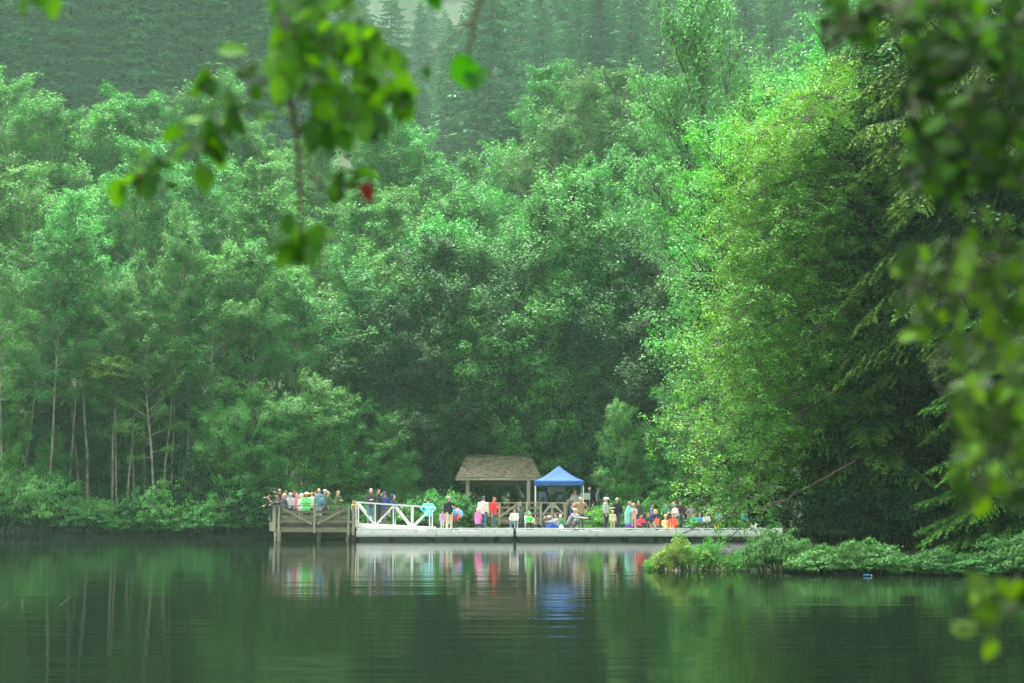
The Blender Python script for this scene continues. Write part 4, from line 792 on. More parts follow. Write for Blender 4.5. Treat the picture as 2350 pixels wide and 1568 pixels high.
# ------------------------------------------------------------------ people
_bake = {}
def bake(key, mb, voxel, smooth_it=4):
    if key in _bake: return _bake[key]
    me = bpy.data.meshes.new(key); me.from_pydata(mb.v, [], mb.f); me.update()
    o = bpy.data.objects.new('tmp_bake', me); col.objects.link(o)
    r = o.modifiers.new('r', 'REMESH'); r.mode = 'VOXEL'; r.voxel_size = voxel; r.use_smooth_shade = True
    s = o.modifiers.new('s', 'SMOOTH'); s.factor = .5; s.iterations = smooth_it
    dg = bpy.context.evaluated_depsgraph_get(); me2 = bpy.data.meshes.new_from_object(o.evaluated_get(dg)); me2.name = key
    bpy.data.objects.remove(o); bpy.data.meshes.remove(me)
    me2.materials.clear(); me2.materials.append(M['shoe'])
    _bake[key] = me2; return me2
def joints(pose, arms, kid):
    J = {}
    V3 = Vector
    if pose == 'sit': hz, lean = .50, -.06
    elif pose == 'floor': hz, lean = .13, -.02
    elif pose == 'crouch': hz, lean = .30, -.22
    elif pose == 'bend': hz, lean = .90, -.34
    elif pose == 'lean': hz, lean = .93, -.12
    else: hz, lean = .93, 0
    th = .52; c = math.sqrt(max(.01, 1 - (lean / th) ** 2)) if abs(lean) < th else .5
    J['hip'] = V3((0, 0, hz)); J['chest'] = V3((0, lean * .6, hz + .33 * c)); J['sh'] = V3((0, lean, hz + .50 * c)); J['neck'] = J['sh'] + V3((0, lean * .12, .06))
    hs = 1.28 if kid else 1.0
    J['head'] = J['neck'] + V3((0, -.015 + lean * .25, .14 * hs)); J['hs'] = hs
    for s in (-1, 1):
        if pose in ('stand', 'bend', 'lean'):
            J['hj', s] = V3((.09 * s, 0, hz - .04)); J['kn', s] = V3((.10 * s, -.02, .50)); J['an', s] = V3((.11 * s, .03, .08))
        elif pose == 'sit':
            J['hj', s] = V3((.10 * s, 0, hz)); J['kn', s] = V3((.13 * s, -.44, .50)); J['an', s] = V3((.13 * s, -.42, .08))
        elif pose == 'floor':
            J['hj', s] = V3((.10 * s, 0, hz)); J['kn', s] = V3((.17 * s, -.40, .40)); J['an', s] = V3((.13 * s, -.62, .08))
        else:
            J['hj', s] = V3((.10 * s, 0, hz)); J['kn', s] = V3((.14 * s, -.42, .42)); J['an', s] = V3((.12 * s, -.10, .08))
        S = J['sh'] + V3((.185 * s, 0, -.03)); J['s', s] = S
        a = arms if isinstance(arms, str) else arms[0 if s < 0 else 1]
        if pose in ('sit', 'floor', 'crouch') and a == 'down': a = 'lap'
        d = {'down': ((.05 * s, .01, -.28), (.06 * s, -.06, -.53)), 'front': ((.06 * s, -.06, -.27), (-.03 * s, -.28, -.22)), 'cross': ((.07 * s, -.08, -.26), (-.14 * s, -.20, -.20)),
             'up': ((.10 * s, -.16, -.20), (-.06 * s, -.26, .04)), 'reach': ((.04 * s, -.24, -.12), (.02 * s, -.48, -.12)), 'lap': ((.07 * s, -.10, -.25), (-.02 * s, -.32, -.30)),
             'rail': ((.08 * s, -.14, -.23), (.04 * s, -.36, -.30)), 'side': ((.22 * s, -.03, -.14), (.42 * s, -.10, -.06)), 'hip': ((.17 * s, .05, -.23), (.03 * s, -.05, -.40))}[a]
        J['el', s] = S + V3(d[0]); J['wr', s] = S + V3(d[1])
    return J
def hand(mb, wr, el, s):
    d = (wr - el).normalized(); side = d.cross(Vector((0, 0, 1)))
    if side.length < .3: side = Vector((0, 1, 0)) * -1
    side.normalize(); nrm = side.cross(d).normalized()
    mb.tube([wr - d * .02, wr + d * .03, wr + d * .085, wr + d * .10], [(.026, .022), (.036, .016), (.042, .016), (.036, .013)], 8)
    for k, ln in enumerate((.066, .078, .072, .056)):
        b = wr + d * .088 + side * (-.029 + .0195 * k); c = b + d * ln * .5 - nrm * .008; mb.tube([b, c, c + d * ln * .38 - nrm * .022], [.0105, .010, .008], 6)
    b = wr + d * .035 + side * .034 * s; mb.tube([b, b + side * .026 * s + d * .022, b + side * .034 * s + d * .05 - nrm * .01], [.013, .011, .009], 6)
def make_person(pose, arms, kid, facing_extra=0):
    key = '%s|%s|%d' % (pose, arms, kid); J = joints(pose, arms, kid); hs = J['hs']
    if key + 'body' not in _bake:
        mb = MB(); H = J['head']; up = Vector((0, 0, 1))
        mb.ball(H + Vector((0, .008, .012)), (.076 * hs, .094 * hs, .104 * hs), 16, 12); mb.ball(H + Vector((0, -.028, -.055)) * hs, (.056 * hs, .058 * hs, .055 * hs), 12, 8)
        mb.tube([H + Vector((0, -.086, .018)) * hs, H + Vector((0, -.108, -.022)) * hs, H + Vector((0, -.085, -.03)) * hs], [.010 * hs, .017 * hs, .014 * hs], 8)
        for s in (-1, 1): mb.ball(H + Vector((.076 * s, .01, -.012)) * hs, (.012, .020, .030), 8, 6)
        mb.ball(H + Vector((0, -.084, -.060)) * hs, (.024 * hs, .010, .010), 8, 6)
        mb.tube([J['sh'] - up * .06, J['neck'], H - up * .03], [.065, .052, .052], 10)
        mb.tube([J['hip'], J['chest'], J['sh'], J['sh'] + up * .03], [(.125, .085), (.13, .09), (.12, .07), (.06, .05)], 12)
        for s in (-1, 1):
            mb.tube([J['sh'] + Vector((.08 * s, 0, -.01)), J['s', s], J['el', s], J['wr', s]], [.05, .048, .038, .026], 8)
            hand(mb, J['wr', s], J['el', s], s)
            mb.tube([J['hip'] + Vector((.05 * s, 0, 0)), J['hj', s], J['kn', s], J['an', s]], [.09, .085, .055, .04], 10)
        bake(key + 'body', mb, .0105, 2)
    if key + 'top' not in _bake:
        mb = MB(); hip = J['hip']; dn = Vector((0, 0, -.10 if pose in ('stand', 'lean', 'bend') else -.02))
        mb.tube([hip + dn, hip, J['chest'], J['sh'] + Vector((0, 0, -.04)), J['sh'] + Vector((0, 0, .025)), J['neck'] + Vector((0, .01, .0))], [(.175, .125), (.172, .122), (.185, .128), (.18, .105), (.12, .085), (.066, .066)], 16)
        for s in (-1, 1):
            w_ = J['wr', s]; e_ = J['el', s]; w2 = e_ + (w_ - e_) * .97
            mb.tube([J['sh'] + Vector((.07 * s, 0, -.035)), J['s', s], e_, w2], [.075, .074, .06, .045], 10); mb.ball(e_, .06, 10, 8)
        bake(key + 'top', mb, .016)
    if key + 'leg' not in _bake:
        mb = MB()
        for s in (-1, 1):
            a_ = J['an', s] + (J['kn', s] - J['an', s]) * .05
            mb.tube([J['hip'] + Vector((.05 * s, 0, .03)), J['hj', s], (J['hj', s] + J['kn', s]) / 2, J['kn', s], a_], [.105, .108, .09, .070, .060], 10); mb.ball(J['kn', s], .070, 10, 8)
        mb.ball(J['hip'], (.16, .115, .09), 12, 8); bake(key + 'leg', mb, .016)
        mb = MB()
        for s in (-1, 1):
            A = J['an', s]; mb.tube([A + Vector((0, .05, -.03)), A + Vector((0, -.02, -.025)), A + Vector((0, -.12, -.045)), A + Vector((0, -.18, -.055))], [(.036, .036), (.045, .045), (.045, .032), (.030, .018)], 8)
        bake(key + 'shoe', mb, .012, 1)
    return key, J
def part(name, me, mat, root):
    o = bpy.data.objects.new(name, me); col.objects.link(o); o.parent = root
    o.material_slots[0].link = 'OBJECT'; o.material_slots[0].material = mat; return o
def hatmesh(kind, hs):
    key = 'hat|%s|%.2f' % (kind, hs)
    if key in _bake: return _bake[key]
    mb = MB(); up = Vector((0, 0, 1)); C = Vector((0, .008, .012))
    if kind in ('short', 'bun', 'long'):
        mb.ball((0, .024 * hs, .036 * hs), (.086 * hs, .096 * hs, .094 * hs), 16, 12)
        if kind == 'bun': mb.ball((0, .11 * hs, .07 * hs), .04 * hs, 10, 8)
        if kind == 'long': mb.tube([(0, .05, .06), (0, .075 * hs, -.04), (0, .08 * hs, -.16), (0, .075 * hs, -.24)], [(.07 * hs, .05), (.088 * hs, .05), (.08 * hs, .04), (.05, .025)], 10)
    elif kind == 'cap':
        mb.ball((0, .012, .045 * hs), (.088 * hs, .104 * hs, .082 * hs), 16, 10); mb.tube([(0, -.06 * hs, .048 * hs), (0, -.12 * hs, .042 * hs), (0, -.165 * hs, .03 * hs)], [(.075, .014), (.066, .012), (.035, .009)], 10)
        mb.ball((0, .05 * hs, .0), (.074 * hs, .06 * hs, .06 * hs), 12, 8)
    elif kind == 'sun':
        mb.ball((0, .012, .05 * hs), (.090 * hs, .105 * hs, .080 * hs), 16, 10); mb.tube([(0, .01, .040 * hs), (0, .01, .056 * hs)], [.165 * hs, .13 * hs], 20)
    elif kind == 'hood':
        mb.ball((0, .035 * hs, .025 * hs), (.105 * hs, .105 * hs, .118 * hs), 16, 12); mb.tube([(0, .05, -.02), (0, .035, -.14)], [(.10 * hs, .09 * hs), (.12, .09)], 12)
    return bake(key, mb, .009 if kind != 'sun' else .008, 2)
SK = [M['skin_a'], M['skin_b']]
_pn = [0]
def person(px, ptop, Y, base, label, pose='stand', arms='down', face=0, top=(.1, .1, .1), leg=(.05, .06, .09), hat='short', hatc=(.06, .04, .025), kid=False, H=None, grp=None, wide=1.0, coat=0, skin=0):
    key, J = make_person(pose, arms, kid); hs = J['hs']
    ztop = zat(ptop, Y); full = J['head'].z + .128 * hs
    s = (ztop - base) / full
    if H: s = H / 1.75; base = ztop - full * s
    root = empty('person', (xat(px, ptop + 20, Y), Y, base), R(face) + _rg.uniform(-.15, .15)); root.scale = (s * wide, s * wide, s)
    tag(root, label, 'person', grp)
    part('body', _bake[key + 'body'], SK[skin], root)
    part('jacket', _bake[key + 'top'], colour(top), root); part('trousers', _bake[key + 'leg'], colour(leg), root); part('shoes', _bake[key + 'shoe'], M['shoe'], root)
    if coat:   # skirt of a long coat or cape
        mb = MB(); h = J['hip']; mb.tube([h + Vector((0, 0, .12)), h, h + Vector((0, -.0, -coat))], [(.18, .13), (.19, .14), (.25, .20)], 16); mb.build('coat_skirt', colour(top), root, smooth=True)
    if hat:
        h = part('hat' if hat in ('cap', 'sun') else ('hood' if hat == 'hood' else 'hair'), hatmesh(hat, hs), colour(hatc), root); h.location = J['head']
    mb = MB(); [mb.ball(J['head'] + Vector((.030 * e_, -.088, .016)) * hs, (.010 * hs, .006, .007 * hs), 6, 5) for e_ in (-1, 1)]; mb.build('eyes', M['eye'], root)
    return root
SA = lambda x0, y0: (lambda zx, zy: (.612 * x0 + zx * .07812, .612 * y0 + zy * .07812))
A_, B_, C_, D_, E_, F_ = SA(990, 1810), SA(1340, 1810), SA(1620, 1820), SA(1880, 1800), SA(2120, 1800), SA(2330, 1840)
G_ = lambda zx, zy: (1530 + .125 * zx, 1126.1 + .125 * zy)
PZ, FZ, BZ = 1.04, .56, 1.10
BLOND, BROWN, DARK, GREY = (.42, .30, .14), (.11, .06, .035), (.02, .016, .013), (.40, .38, .35)
gP, gG, gF, gB = 'people crowded on the wooden pier', 'people on the gangway', 'people on the floating dock', 'people on the shore boardwalk'
def pp(c, Y, b, lab, **k): person(c[0], c[1], Y, b, lab, **k)
# wooden pier
pp(A_(330,175),102.6,PZ,'person in a dark cap pointing left over the water at the pier corner',arms=('reach','down'),face=-80,top=(.03,.035,.03),hat='cap',hatc=(.02,.025,.04),grp=gP)
pp(A_(455,185),103.2,PZ,'tan-haired person standing behind the pointing person on the pier',face=150,top=(.04,.045,.04),hatc=(.42,.28,.15),grp=gP)
pp(A_(455,290),101.3,PZ,'child in a dark cap and slate jacket leaning on the pier corner rail',pose='lean',arms=('rail','reach'),face=-60,top=(.06,.07,.09),hat='cap',hatc=(.03,.04,.035),kid=True,grp=gP)
pp(A_(215,360),102.2,PZ,'bare-armed child at the outermost left corner of the pier',pose='lean',arms='rail',face=-70,top=(.02,.03,.02),hatc=(.10,.06,.04),kid=True,grp=gP)
pp(A_(640,235),102.7,PZ,'person in a grey cap and grey jacket behind the blond youth on the pier',face=-20,top=(.20,.21,.23),hat='cap',hatc=(.12,.13,.13),grp=gP)
pp(A_(660,320),101.2,PZ,'fair-haired youth in a charcoal sweatshirt reaching left along the pier rail',pose='lean',arms='reach',face=-65,top=(.07,.065,.08),hatc=(.50,.42,.30),kid=True,grp=gP)
pp(A_(770,300),102.2,PZ,'person in a pale grey hooded jacket right of the fair-haired youth',face=170,top=(.45,.47,.48),hat='hood',hatc=(.38,.40,.40),grp=gP)
pp(A_(845,205),103.8,PZ,'tall person in a maroon knit cap at the back of the pier',face=180,top=(.06,.05,.05),hatc=(.07,.03,.035),grp=gP)
pp(A_(945,285),102.6,PZ,'person in a hot pink jacket in the middle of the pier',face=30,top=(.75,.14,.28),hatc=(.12,.05,.04),kid=True,grp=gP)
pp(A_(1015,350),103.2,PZ,'child in a bright blue and violet jacket beside the pink jacket',face=10,top=(.14,.28,.75),hatc=(.20,.05,.05),kid=True,grp=gP)
pp(A_(1075,265),103.4,PZ,'dark-haired person with an orange-yellow top behind the white raincoat',face=160,top=(.70,.45,.18),hatc=(.03,.03,.05),grp=gP)
pp(A_(1100,320),101.6,PZ,'child in a white raincoat left of the lime green poncho',face=200,top=(.75,.75,.72),hat='hood',hatc=(.70,.78,.62),kid=True,coat=.2,leg=(.4,.4,.42),grp=gP)
pp(A_(1250,275),101.3,PZ,'child in a bright lime green poncho and straw hat at the pier rail',arms='cross',face=5,top=(.16,.80,.20),hat='sun',hatc=(.75,.62,.30),kid=True,coat=.35,wide=1.15,grp=gP)
pp(A_(1400,285),102.2,PZ,'person in a cream jacket with a blue and orange cap beside the poncho',face=20,top=(.70,.68,.52),hat='cap',hatc=(.60,.30,.10),grp=gP)
pp(A_(1525,250),102.5,PZ,'dark-haired person in a blue-grey jacket left of the blond backpacker',face=-30,top=(.14,.24,.32),hatc=DARK,grp=gP)
pp(A_(1615,180),101.6,PZ,'tall blond person in a teal jacket with their back turned on the pier',face=165,top=(.13,.26,.32),leg=(.38,.48,.48),hatc=(.62,.50,.26),grp=gP)
pp(A_(1780,195),103.0,PZ,'person in a pale blue cap and olive jacket behind the teal jacket',face=60,top=(.12,.16,.09),hat='cap',hatc=(.5,.5,.62),grp=gP)
pp(A_(1885,255),102.4,PZ,'fair-haired person in a dark green top looking right on the pier',arms=('down','rail'),face=80,top=(.07,.11,.06),hatc=(.45,.32,.16),grp=gP)
pp(A_(2180,240),101.9,PZ,'long-haired blond person in olive at the right end of the pier',arms='cross',face=60,top=(.08,.12,.06),leg=(.14,.13,.12),hat='long',hatc=(.48,.36,.18),grp=gP)
person(810,1147,101.4,PZ,'small child in a yellow jacket behind the pier corner post',arms='rail',face=60,top=(.70,.55,.06),hatc=BROWN,kid=True,grp=gP)
bk = empty('backpack', (xat(739, 1150, 101.2), 101.25, 1.95), .2); tag(bk, 'teal backpack on the tall blond person on the pier', 'backpack')
mb = MB(); mb.ball((0, 0, .22), (.17, .11, .27), 14, 10); mb.build('pack', colour((.08, .20, .27)), bk, smooth=True); mb = MB(); mb.ball((0, -.09, .13), (.12, .05, .11), 10, 8); mb.build('pocket', colour((.06, .15, .21)), bk, smooth=True)
for u in (-.09, .09): mb = MB(); mb.tube([(u, .05, .42), (u * 1.2, .16, .36), (u * 1.3, .16, .1), (u, .04, .03)], .018, 6); mb.build('strap', colour((.04, .08, .1)), bk)
# gangway
gzf = lambda px: float(np.interp(px, [815, 1000], [.90, .68]))
pp(B_(400,175),101.6,gzf(851),'grey-haired man in a charcoal pullover with folded arms on the gangway',arms='cross',face=10,top=(.05,.05,.05),leg=(.11,.21,.26),hatc=GREY,grp=gG,wide=1.1)
pp(B_(610,185),102.1,gzf(868),'person in dark green lifting binoculars to their face on the gangway',arms='up',face=65,top=(.025,.05,.035),leg=(.05,.07,.05),hatc=(.05,.05,.04),grp=gG)
pp(B_(795,262),102.0,gzf(882),'person in a navy and pink top facing away on the gangway',arms='cross',face=150,top=(.06,.06,.24),leg=(.16,.12,.12),hatc=(.10,.05,.16),hat='cap',grp=gG)
pp(B_(1050,340),101.7,gzf(902),'child in a navy hooded jacket resting hands on the gangway rail',arms='rail',face=60,top=(.035,.06,.14),leg=(.06,.05,.07),hat='hood',hatc=(.035,.06,.14),kid=True,grp=gG)
pp(B_(2080,455),102.4,FZ,'dark-haired person in a bright aqua jacket at the foot of the gangway',arms='hip',face=175,top=(.13,.72,.74),leg=(.02,.02,.025),hatc=(.03,.015,.015),coat=.18,wide=1.1,grp=gG)
# float
pp(C_(300,715),101.6,FZ,'small child in a lilac jacket and dark cap left of the khaki trousers',face=30,top=(.55,.36,.68),leg=(.55,.48,.62),hat='cap',hatc=(.04,.05,.08),kid=True,grp=gF)
pp(C_(505,330),101.4,FZ,'man in a grey cap, black pullover and khaki trousers holding a cup',arms=('down','front'),face=15,top=(.025,.027,.03),leg=(.62,.52,.34),hat='cap',hatc=(.35,.32,.36),grp=gF,wide=1.1)
pp(C_(495,920),102.5,FZ,'toddler in a cyan coat half hidden behind the khaki trousers',face=20,top=(.06,.62,.75),leg=(.03,.08,.12),hatc=BROWN,kid=True,grp=gF)
pp(C_(715,690),101.9,FZ,'child in a red coat holding the patterned umbrella',arms=('down','front'),face=40,top=(.70,.06,.09),leg=(.04,.05,.06),hatc=(.35,.2,.15),kid=True,grp=gF)
pp(C_(1355,670),101.5,FZ,'small child in a long pink coat and white hat beside the cream jacket',face=170,top=(.85,.20,.48),leg=(.05,.06,.1),hat='hood',hatc=(.80,.55,.62),kid=True,coat=.40,wide=1.1,grp=gF)
pp(C_(1500,325),101.7,FZ,'person in a navy cap and cream jacket with their back turned',arms=('down','up'),face=165,top=(.74,.72,.60),leg=(.09,.17,.24),hat='cap',hatc=(.03,.06,.12),grp=gF,wide=1.15)
pp(C_(1820,340),101.6,FZ,'brown-haired woman in a bright red jacket standing on the float',arms=('down','cross'),face=55,top=(.78,.05,.06),leg=(.10,.13,.14),hat='long',hatc=(.20,.09,.045),grp=gF)
pp(D_(395,835),101.7,FZ,'person in a grey cap and cream sweatshirt sitting on a white chair',pose='sit',arms='lap',face=-15,top=(.72,.70,.60),leg=(.13,.22,.28),hat='cap',hatc=(.12,.12,.10),grp=gF)
pp(D_(565,735),102.6,FZ,'person in a hooded slate coat behind the seated cream sweatshirt',pose='lean',face=170,top=(.07,.10,.10),hat='hood',hatc=(.07,.10,.10),leg=(.05,.06,.06),grp=gF)
pp(D_(700,950),102.6,FZ,'person in navy with a green cap seated left of the bright green shirt',pose='sit',face=20,top=(.03,.04,.12),hat='cap',hatc=(.08,.32,.16),grp=gF)
pp(D_(810,925),101.7,FZ,'child in a bright green shirt and cap sitting on a white chair',pose='sit',arms='lap',face=10,top=(.12,.72,.14),leg=(.03,.03,.04),hat='cap',hatc=(.14,.75,.24),kid=True,grp=gF)
pp(D_(950,1120),102.4,FZ,'toddler in a tan and pink jacket right of the bright green shirt',pose='floor',face=20,top=(.50,.34,.28),hatc=(.5,.38,.2),kid=True,H=.95,grp=gF)
pp(D_(1250,1035),103.0,FZ,'person in a charcoal jacket reclining below the railing brace',pose='floor',face=50,top=(.06,.065,.065),leg=(.05,.05,.05),hatc=(.05,.04,.04),wide=1.2,grp=gF)
pp(D_(1390,1040),103.3,FZ,'person in a white sun hat sitting behind the charcoal jacket',pose='floor',face=60,top=(.05,.055,.055),hat='sun',hatc=(.7,.78,.72),grp=gF)
pp(D_(1620,975),102.3,FZ,'dark-haired person in a grey shirt and blue shorts reaching left',pose='floor',arms='reach',face=-60,top=(.30,.30,.32),leg=(.04,.10,.40),hatc=(.06,.05,.08),grp=gF,skin=1)
pp(D_(1730,1015),102.7,FZ,'person in a white cap and green top sitting by the white bag',pose='floor',face=150,top=(.07,.30,.10),hat='cap',hatc=(.75,.8,.74),grp=gF)
pp(D_(1985,825),101.3,FZ,'fair-haired person in a grey patterned cardigan crouching and reaching right',pose='crouch',arms='reach',face=70,top=(.27,.27,.28),leg=(.10,.10,.12),hat='bun',hatc=(.62,.48,.26),grp=gF,wide=1.1)
pp(D_(2095,600),102.2,FZ,'dark-haired person in a royal navy jacket behind the grey cardigan',arms=('down','front'),face=65,top=(.05,.08,.30),leg=(.04,.05,.06),hatc=(.04,.02,.05),grp=gF)
pp(E_(320,875),101.6,FZ,'toddler in a yellow hat and pale aqua coat by the brown jacket',face=-30,top=(.50,.72,.68),leg=(.7,.6,.66),hat='hood',hatc=(.80,.70,.18),kid=True,coat=.2,grp=gF)
pp(E_(445,495),101.9,FZ,'bald broad man in a tan-brown jacket right of the toddler',arms='hip',face=10,top=(.34,.25,.14),leg=(.07,.14,.11),hat=None,wide=1.2,grp=gF)
pp(E_(1185,508),101.4,FZ,'man in a white cap, grey jacket and black trousers facing right',arms=('down','front'),face=70,top=(.48,.53,.49),leg=(.03,.03,.035),hat='cap',hatc=(.75,.73,.74),grp=gF,wide=1.15)
pp(E_(1390,885),101.3,FZ,'toddler in a yellow and pink jacket with an orange hem',face=15,top=(.76,.66,.42),leg=(.40,.40,.26),hatc=(.60,.36,.20),kid=True,wide=1.2,grp=gF)
pp(E_(1520,525),101.8,FZ,'blond person in a black leather jacket with their back turned',face=170,top=(.018,.018,.020),leg=(.06,.07,.08),hatc=(.60,.48,.24),grp=gF,wide=1.05)
pp(E_(1815,630),101.8,FZ,'person in a long aqua rain cape leaning beside the black leather jacket',pose='lean',arms='front',face=60,top=(.28,.76,.64),leg=(.25,.66,.56),hat='hood',hatc=(.30,.26,.24),coat=.55,wide=1.1,grp=gF)
pp(E_(2005,680),102.0,FZ,'blond girl in a pale pink jacket right of the aqua cape',arms='front',face=-20,top=(.80,.60,.62),leg=(.70,.5,.5),hat='long',hatc=(.50,.36,.16),kid=True,grp=gF)
pp(E_(2150,605),102.8,FZ,'person in a dark green jacket behind the pale pink jacket',face=-10,top=(.045,.07,.045),hatc=(.16,.12,.10),grp=gF)
pp(F_(565,690),101.3,FZ,'dark-haired person in a bright red jacket sitting on the float edge',pose='floor',arms='lap',face=35,top=(.80,.06,.09),leg=(.02,.022,.025),hatc=(.03,.025,.02),grp=gF,wide=1.15,skin=1)
pp(F_(765,640),101.6,FZ,'boy in a navy jacket sitting right of the red jacket',pose='floor',arms='lap',face=20,top=(.035,.05,.10),leg=(.25,.22,.15),hatc=(.12,.03,.02),grp=gF)
pp(F_(905,385),102.7,FZ,'person in a navy and lilac top standing behind the yellow hat',arms='front',face=60,top=(.22,.22,.36),leg=(.05,.05,.06),hatc=(.10,.07,.06),grp=gF)
pp(F_(970,560),102.0,FZ,'person in a bright yellow hat and dark blue top between two jackets',pose='bend',face=10,top=(.05,.05,.22),leg=(.2,.2,.22),hat='hood',hatc=(.85,.70,.10),kid=True,grp=gF)
pp(F_(1030,690),101.6,FZ,'person in an orange-red vest crouching with their back turned',pose='crouch',face=170,top=(.70,.16,.09),leg=(.22,.24,.27),hatc=(.13,.11,.11),grp=gF,wide=.9)
pp(F_(1310,385),102.9,FZ,'brown-haired person in a green top behind the yellow jacket child',arms='rail',face=-20,top=(.07,.26,.11),hatc=BROWN,grp=gF)
pp(F_(1295,700),101.5,FZ,'blond child in a yellow jacket sitting at the float edge',pose='floor',face=10,top=(.78,.68,.30),leg=(.75,.62,.22),hatc=(.72,.58,.26),kid=True,grp=gF)
pp(F_(1525,675),101.4,FZ,'person in a long red-orange jacket sitting beside the yellow jacket child',pose='floor',arms='lap',face=-15,top=(.78,.13,.06),leg=(.70,.12,.06),hatc=(.35,.15,.09),grp=gF,wide=1.1)
pp(F_(1540,320),102.8,FZ,'ginger person in a dark green jacket standing behind the red-orange jacket',face=-15,top=(.03,.10,.07),hatc=(.52,.22,.08),grp=gF)
pp(F_(1640,385),101.7,FZ,'stooping person in a white patterned coat and grey cap',pose='lean',arms='front',face=-60,top=(.74,.74,.68),leg=(.10,.14,.16),hat='cap',hatc=(.26,.34,.33),grp=gF,wide=1.25)
pp(F_(1745,300),102.6,FZ,'person in a dark maroon top behind the white patterned coat',face=-40,top=(.07,.03,.05),hatc=(.12,.07,.06),grp=gF)
pp(F_(1925,430),102.9,FZ,'person in dark brown between the maroon top and the grey camouflage',face=-10,top=(.05,.05,.045),hatc=DARK,grp=gF)
pp(F_(2050,400),102.5,FZ,'person in a grey-green camouflage top behind the bright green jacket',arms='hip',face=20,top=(.28,.32,.28),hatc=(.20,.22,.18),grp=gF)
pp(F_(1970,675),101.9,FZ,'brown-haired person in slate blue sitting by the blue cooler',pose='floor',face=120,top=(.08,.10,.15),hat='long',hatc=(.30,.17,.10),grp=gF)
pp(F_(2115,655),101.6,FZ,'dark-haired child in a vivid green jacket sitting on the float',pose='sit',face=5,top=(.07,.60,.20),leg=(.03,.03,.04),hatc=(.012,.01,.01),kid=True,grp=gF)
pp(F_(2295,640),101.6,FZ,'child in a sky blue jacket with a lime scarf sitting on the float',pose='sit',face=10,top=(.16,.45,.68),leg=(.02,.03,.05),hatc=(.15,.06,.05),kid=True,grp=gF)
pp(G_(690,270),102.6,FZ,'person in near-black seen through the leaves right of the sky blue jacket',face=-20,top=(.04,.045,.05),hatc=BROWN,grp=gF)
pp(G_(725,400),101.7,FZ,'person in a white shirt sitting behind the leaf sprays',pose='sit',face=10,top=(.75,.77,.74),leg=(.06,.07,.09),hatc=(.10,.07,.06),grp=gF)
pp(G_(815,355),102.2,FZ,'ginger child in brown peering through the leaves on the float',face=0,top=(.14,.09,.07),hatc=(.6,.27,.12),kid=True,grp=gF)
pp(G_(950,320),102.6,FZ,'person in a pale blue jacket among the leaf sprays',face=10,top=(.35,.50,.62),hatc=DARK,grp=gF)
pp(G_(1430,340),102.6,FZ,'person in a bright blue jacket deep among the leaves',face=10,top=(.08,.32,.60),hatc=BROWN,grp=gF)
pp(G_(925,560),101.2,FZ,'small child in an orange life vest crouching at the float edge',pose='crouch',face=-10,top=(.85,.42,.05),leg=(.8,.55,.08),hatc=(.7,.5,.2),kid=True,grp=gF)
# shore
pp(E_(290,300),107.0,BZ,'person in a grey-green bush hat and pale grey shirt under the canopy edge',arms='front',face=20,top=(.40,.44,.40),leg=(.3,.27,.2),hat='sun',hatc=(.27,.32,.25),grp=gB,wide=1.1)
pp(E_(20,385),107.2,BZ,'bending person in a dusty pink shirt at the right loudspeaker',pose='bend',face=120,top=(.42,.30,.30),leg=(.25,.19,.13),hatc=(.4,.28,.26),grp=gB)
pp(E_(715,220),109.6,1.25,'white-haired person in a black jacket above the hedge',face=10,top=(.03,.03,.035),hatc=(.78,.74,.60),grp=gB)
pp(E_(955,240),109.8,1.35,'brown-haired person in a lavender shirt behind the hedge',face=60,top=(.36,.38,.52),hatc=(.25,.15,.10),grp=gB)
pp(E_(1235,175),110.0,1.45,'ruddy-faced tall person in dark clothes behind the hedge, rightmost',face=-10,top=(.035,.04,.06),hat='short',hatc=(.35,.13,.07),grp=gB)
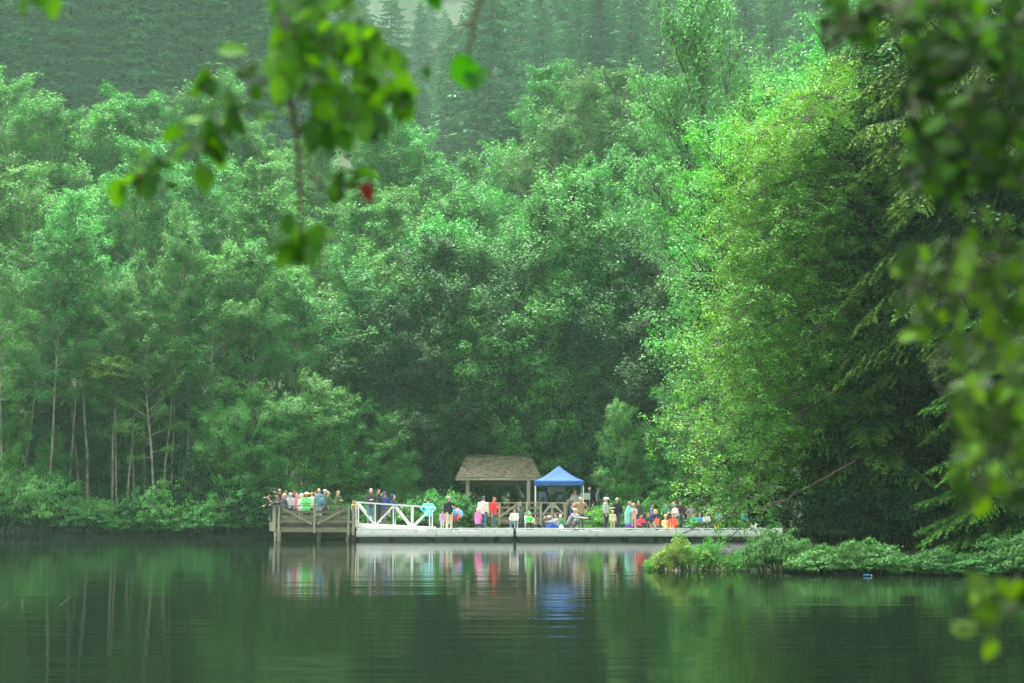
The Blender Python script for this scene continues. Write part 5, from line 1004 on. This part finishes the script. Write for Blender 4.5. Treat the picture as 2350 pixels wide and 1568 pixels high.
pp(D_(540,640),107.4,BZ,'person in dark grey sitting on the boardwalk inside the shelter',pose='sit',face=150,top=(.10,.11,.10),hatc=GREY,grp=gB)
# things in hands
um = empty('umbrella', (xat(1050, 1180, 101.6), 101.6, 1.55), .3); um.rotation_euler = (R(55), R(12), .3); tag(um, 'small teal, purple and orange patterned umbrella held by the child in red', 'umbrella')
cs = [(.05,.42,.48), (.26,.10,.50), (.70,.22,.05), (.10,.35,.70)]
for k in range(8):
    a0, a1 = k * math.pi / 4, (k + 1) * math.pi / 4; V = []; 
    for i in range(6):
        t = i / 5; r = .36 * math.sin(t * 1.25) / math.sin(1.25); z = .16 * math.cos(t * 1.45)
        V += [(r * math.cos(a0), r * math.sin(a0), z), (r * .96 * math.cos((a0 + a1) / 2), r * .96 * math.sin((a0 + a1) / 2), z - .01 * t), (r * math.cos(a1), r * math.sin(a1), z)]
    fq = []
    for i in range(5): q = i * 3; fq += [(q, q + 3, q + 4, q + 1), (q + 1, q + 4, q + 5, q + 2)]
    o = mesh_np('panel', V, fq, colour(cs[k % 4]), um); md = o.modifiers.new('thick', 'SOLIDIFY'); md.thickness = .003
mb = MB(); mb.tube([(0, 0, .2), (0, 0, -.45)], .006, 6); mb.tube([(0, 0, -.45), (.02, 0, -.49), (.05, 0, -.48)], .01, 6); mb.build('shaft', M['metal'], um)
cp = MB(); cp.tube([(0, 0, 0), (0, 0, .11)], [.032, .042], 12); o = cp.build('cup', colour((.75, .74, .68))); o.location = (xat(1038.5, 1163, 101.05), 101.05, zat(1165, 101.05)); tag(o, 'pale cup in the hand of the man in the black pullover', 'cup')

# ------------------------------------------------------------------ haze
hb = MB(); hb.box(-720, 720, -205, 1405, -3.4, 640)
m, n, out = nodes('haze_air'); v = N(n, 'ShaderNodeVolumePrincipled', Density=HAZE_DENSITY, Anisotropy=.25); v.inputs['Color'].default_value = (.60, 1, .74, 1)
n.links.new(v.outputs[0], out.inputs['Volume'])
tag(hb.build('haze', m), 'thin pale mist filling the air over the lake and woods', 'mist', None, 'stuff')
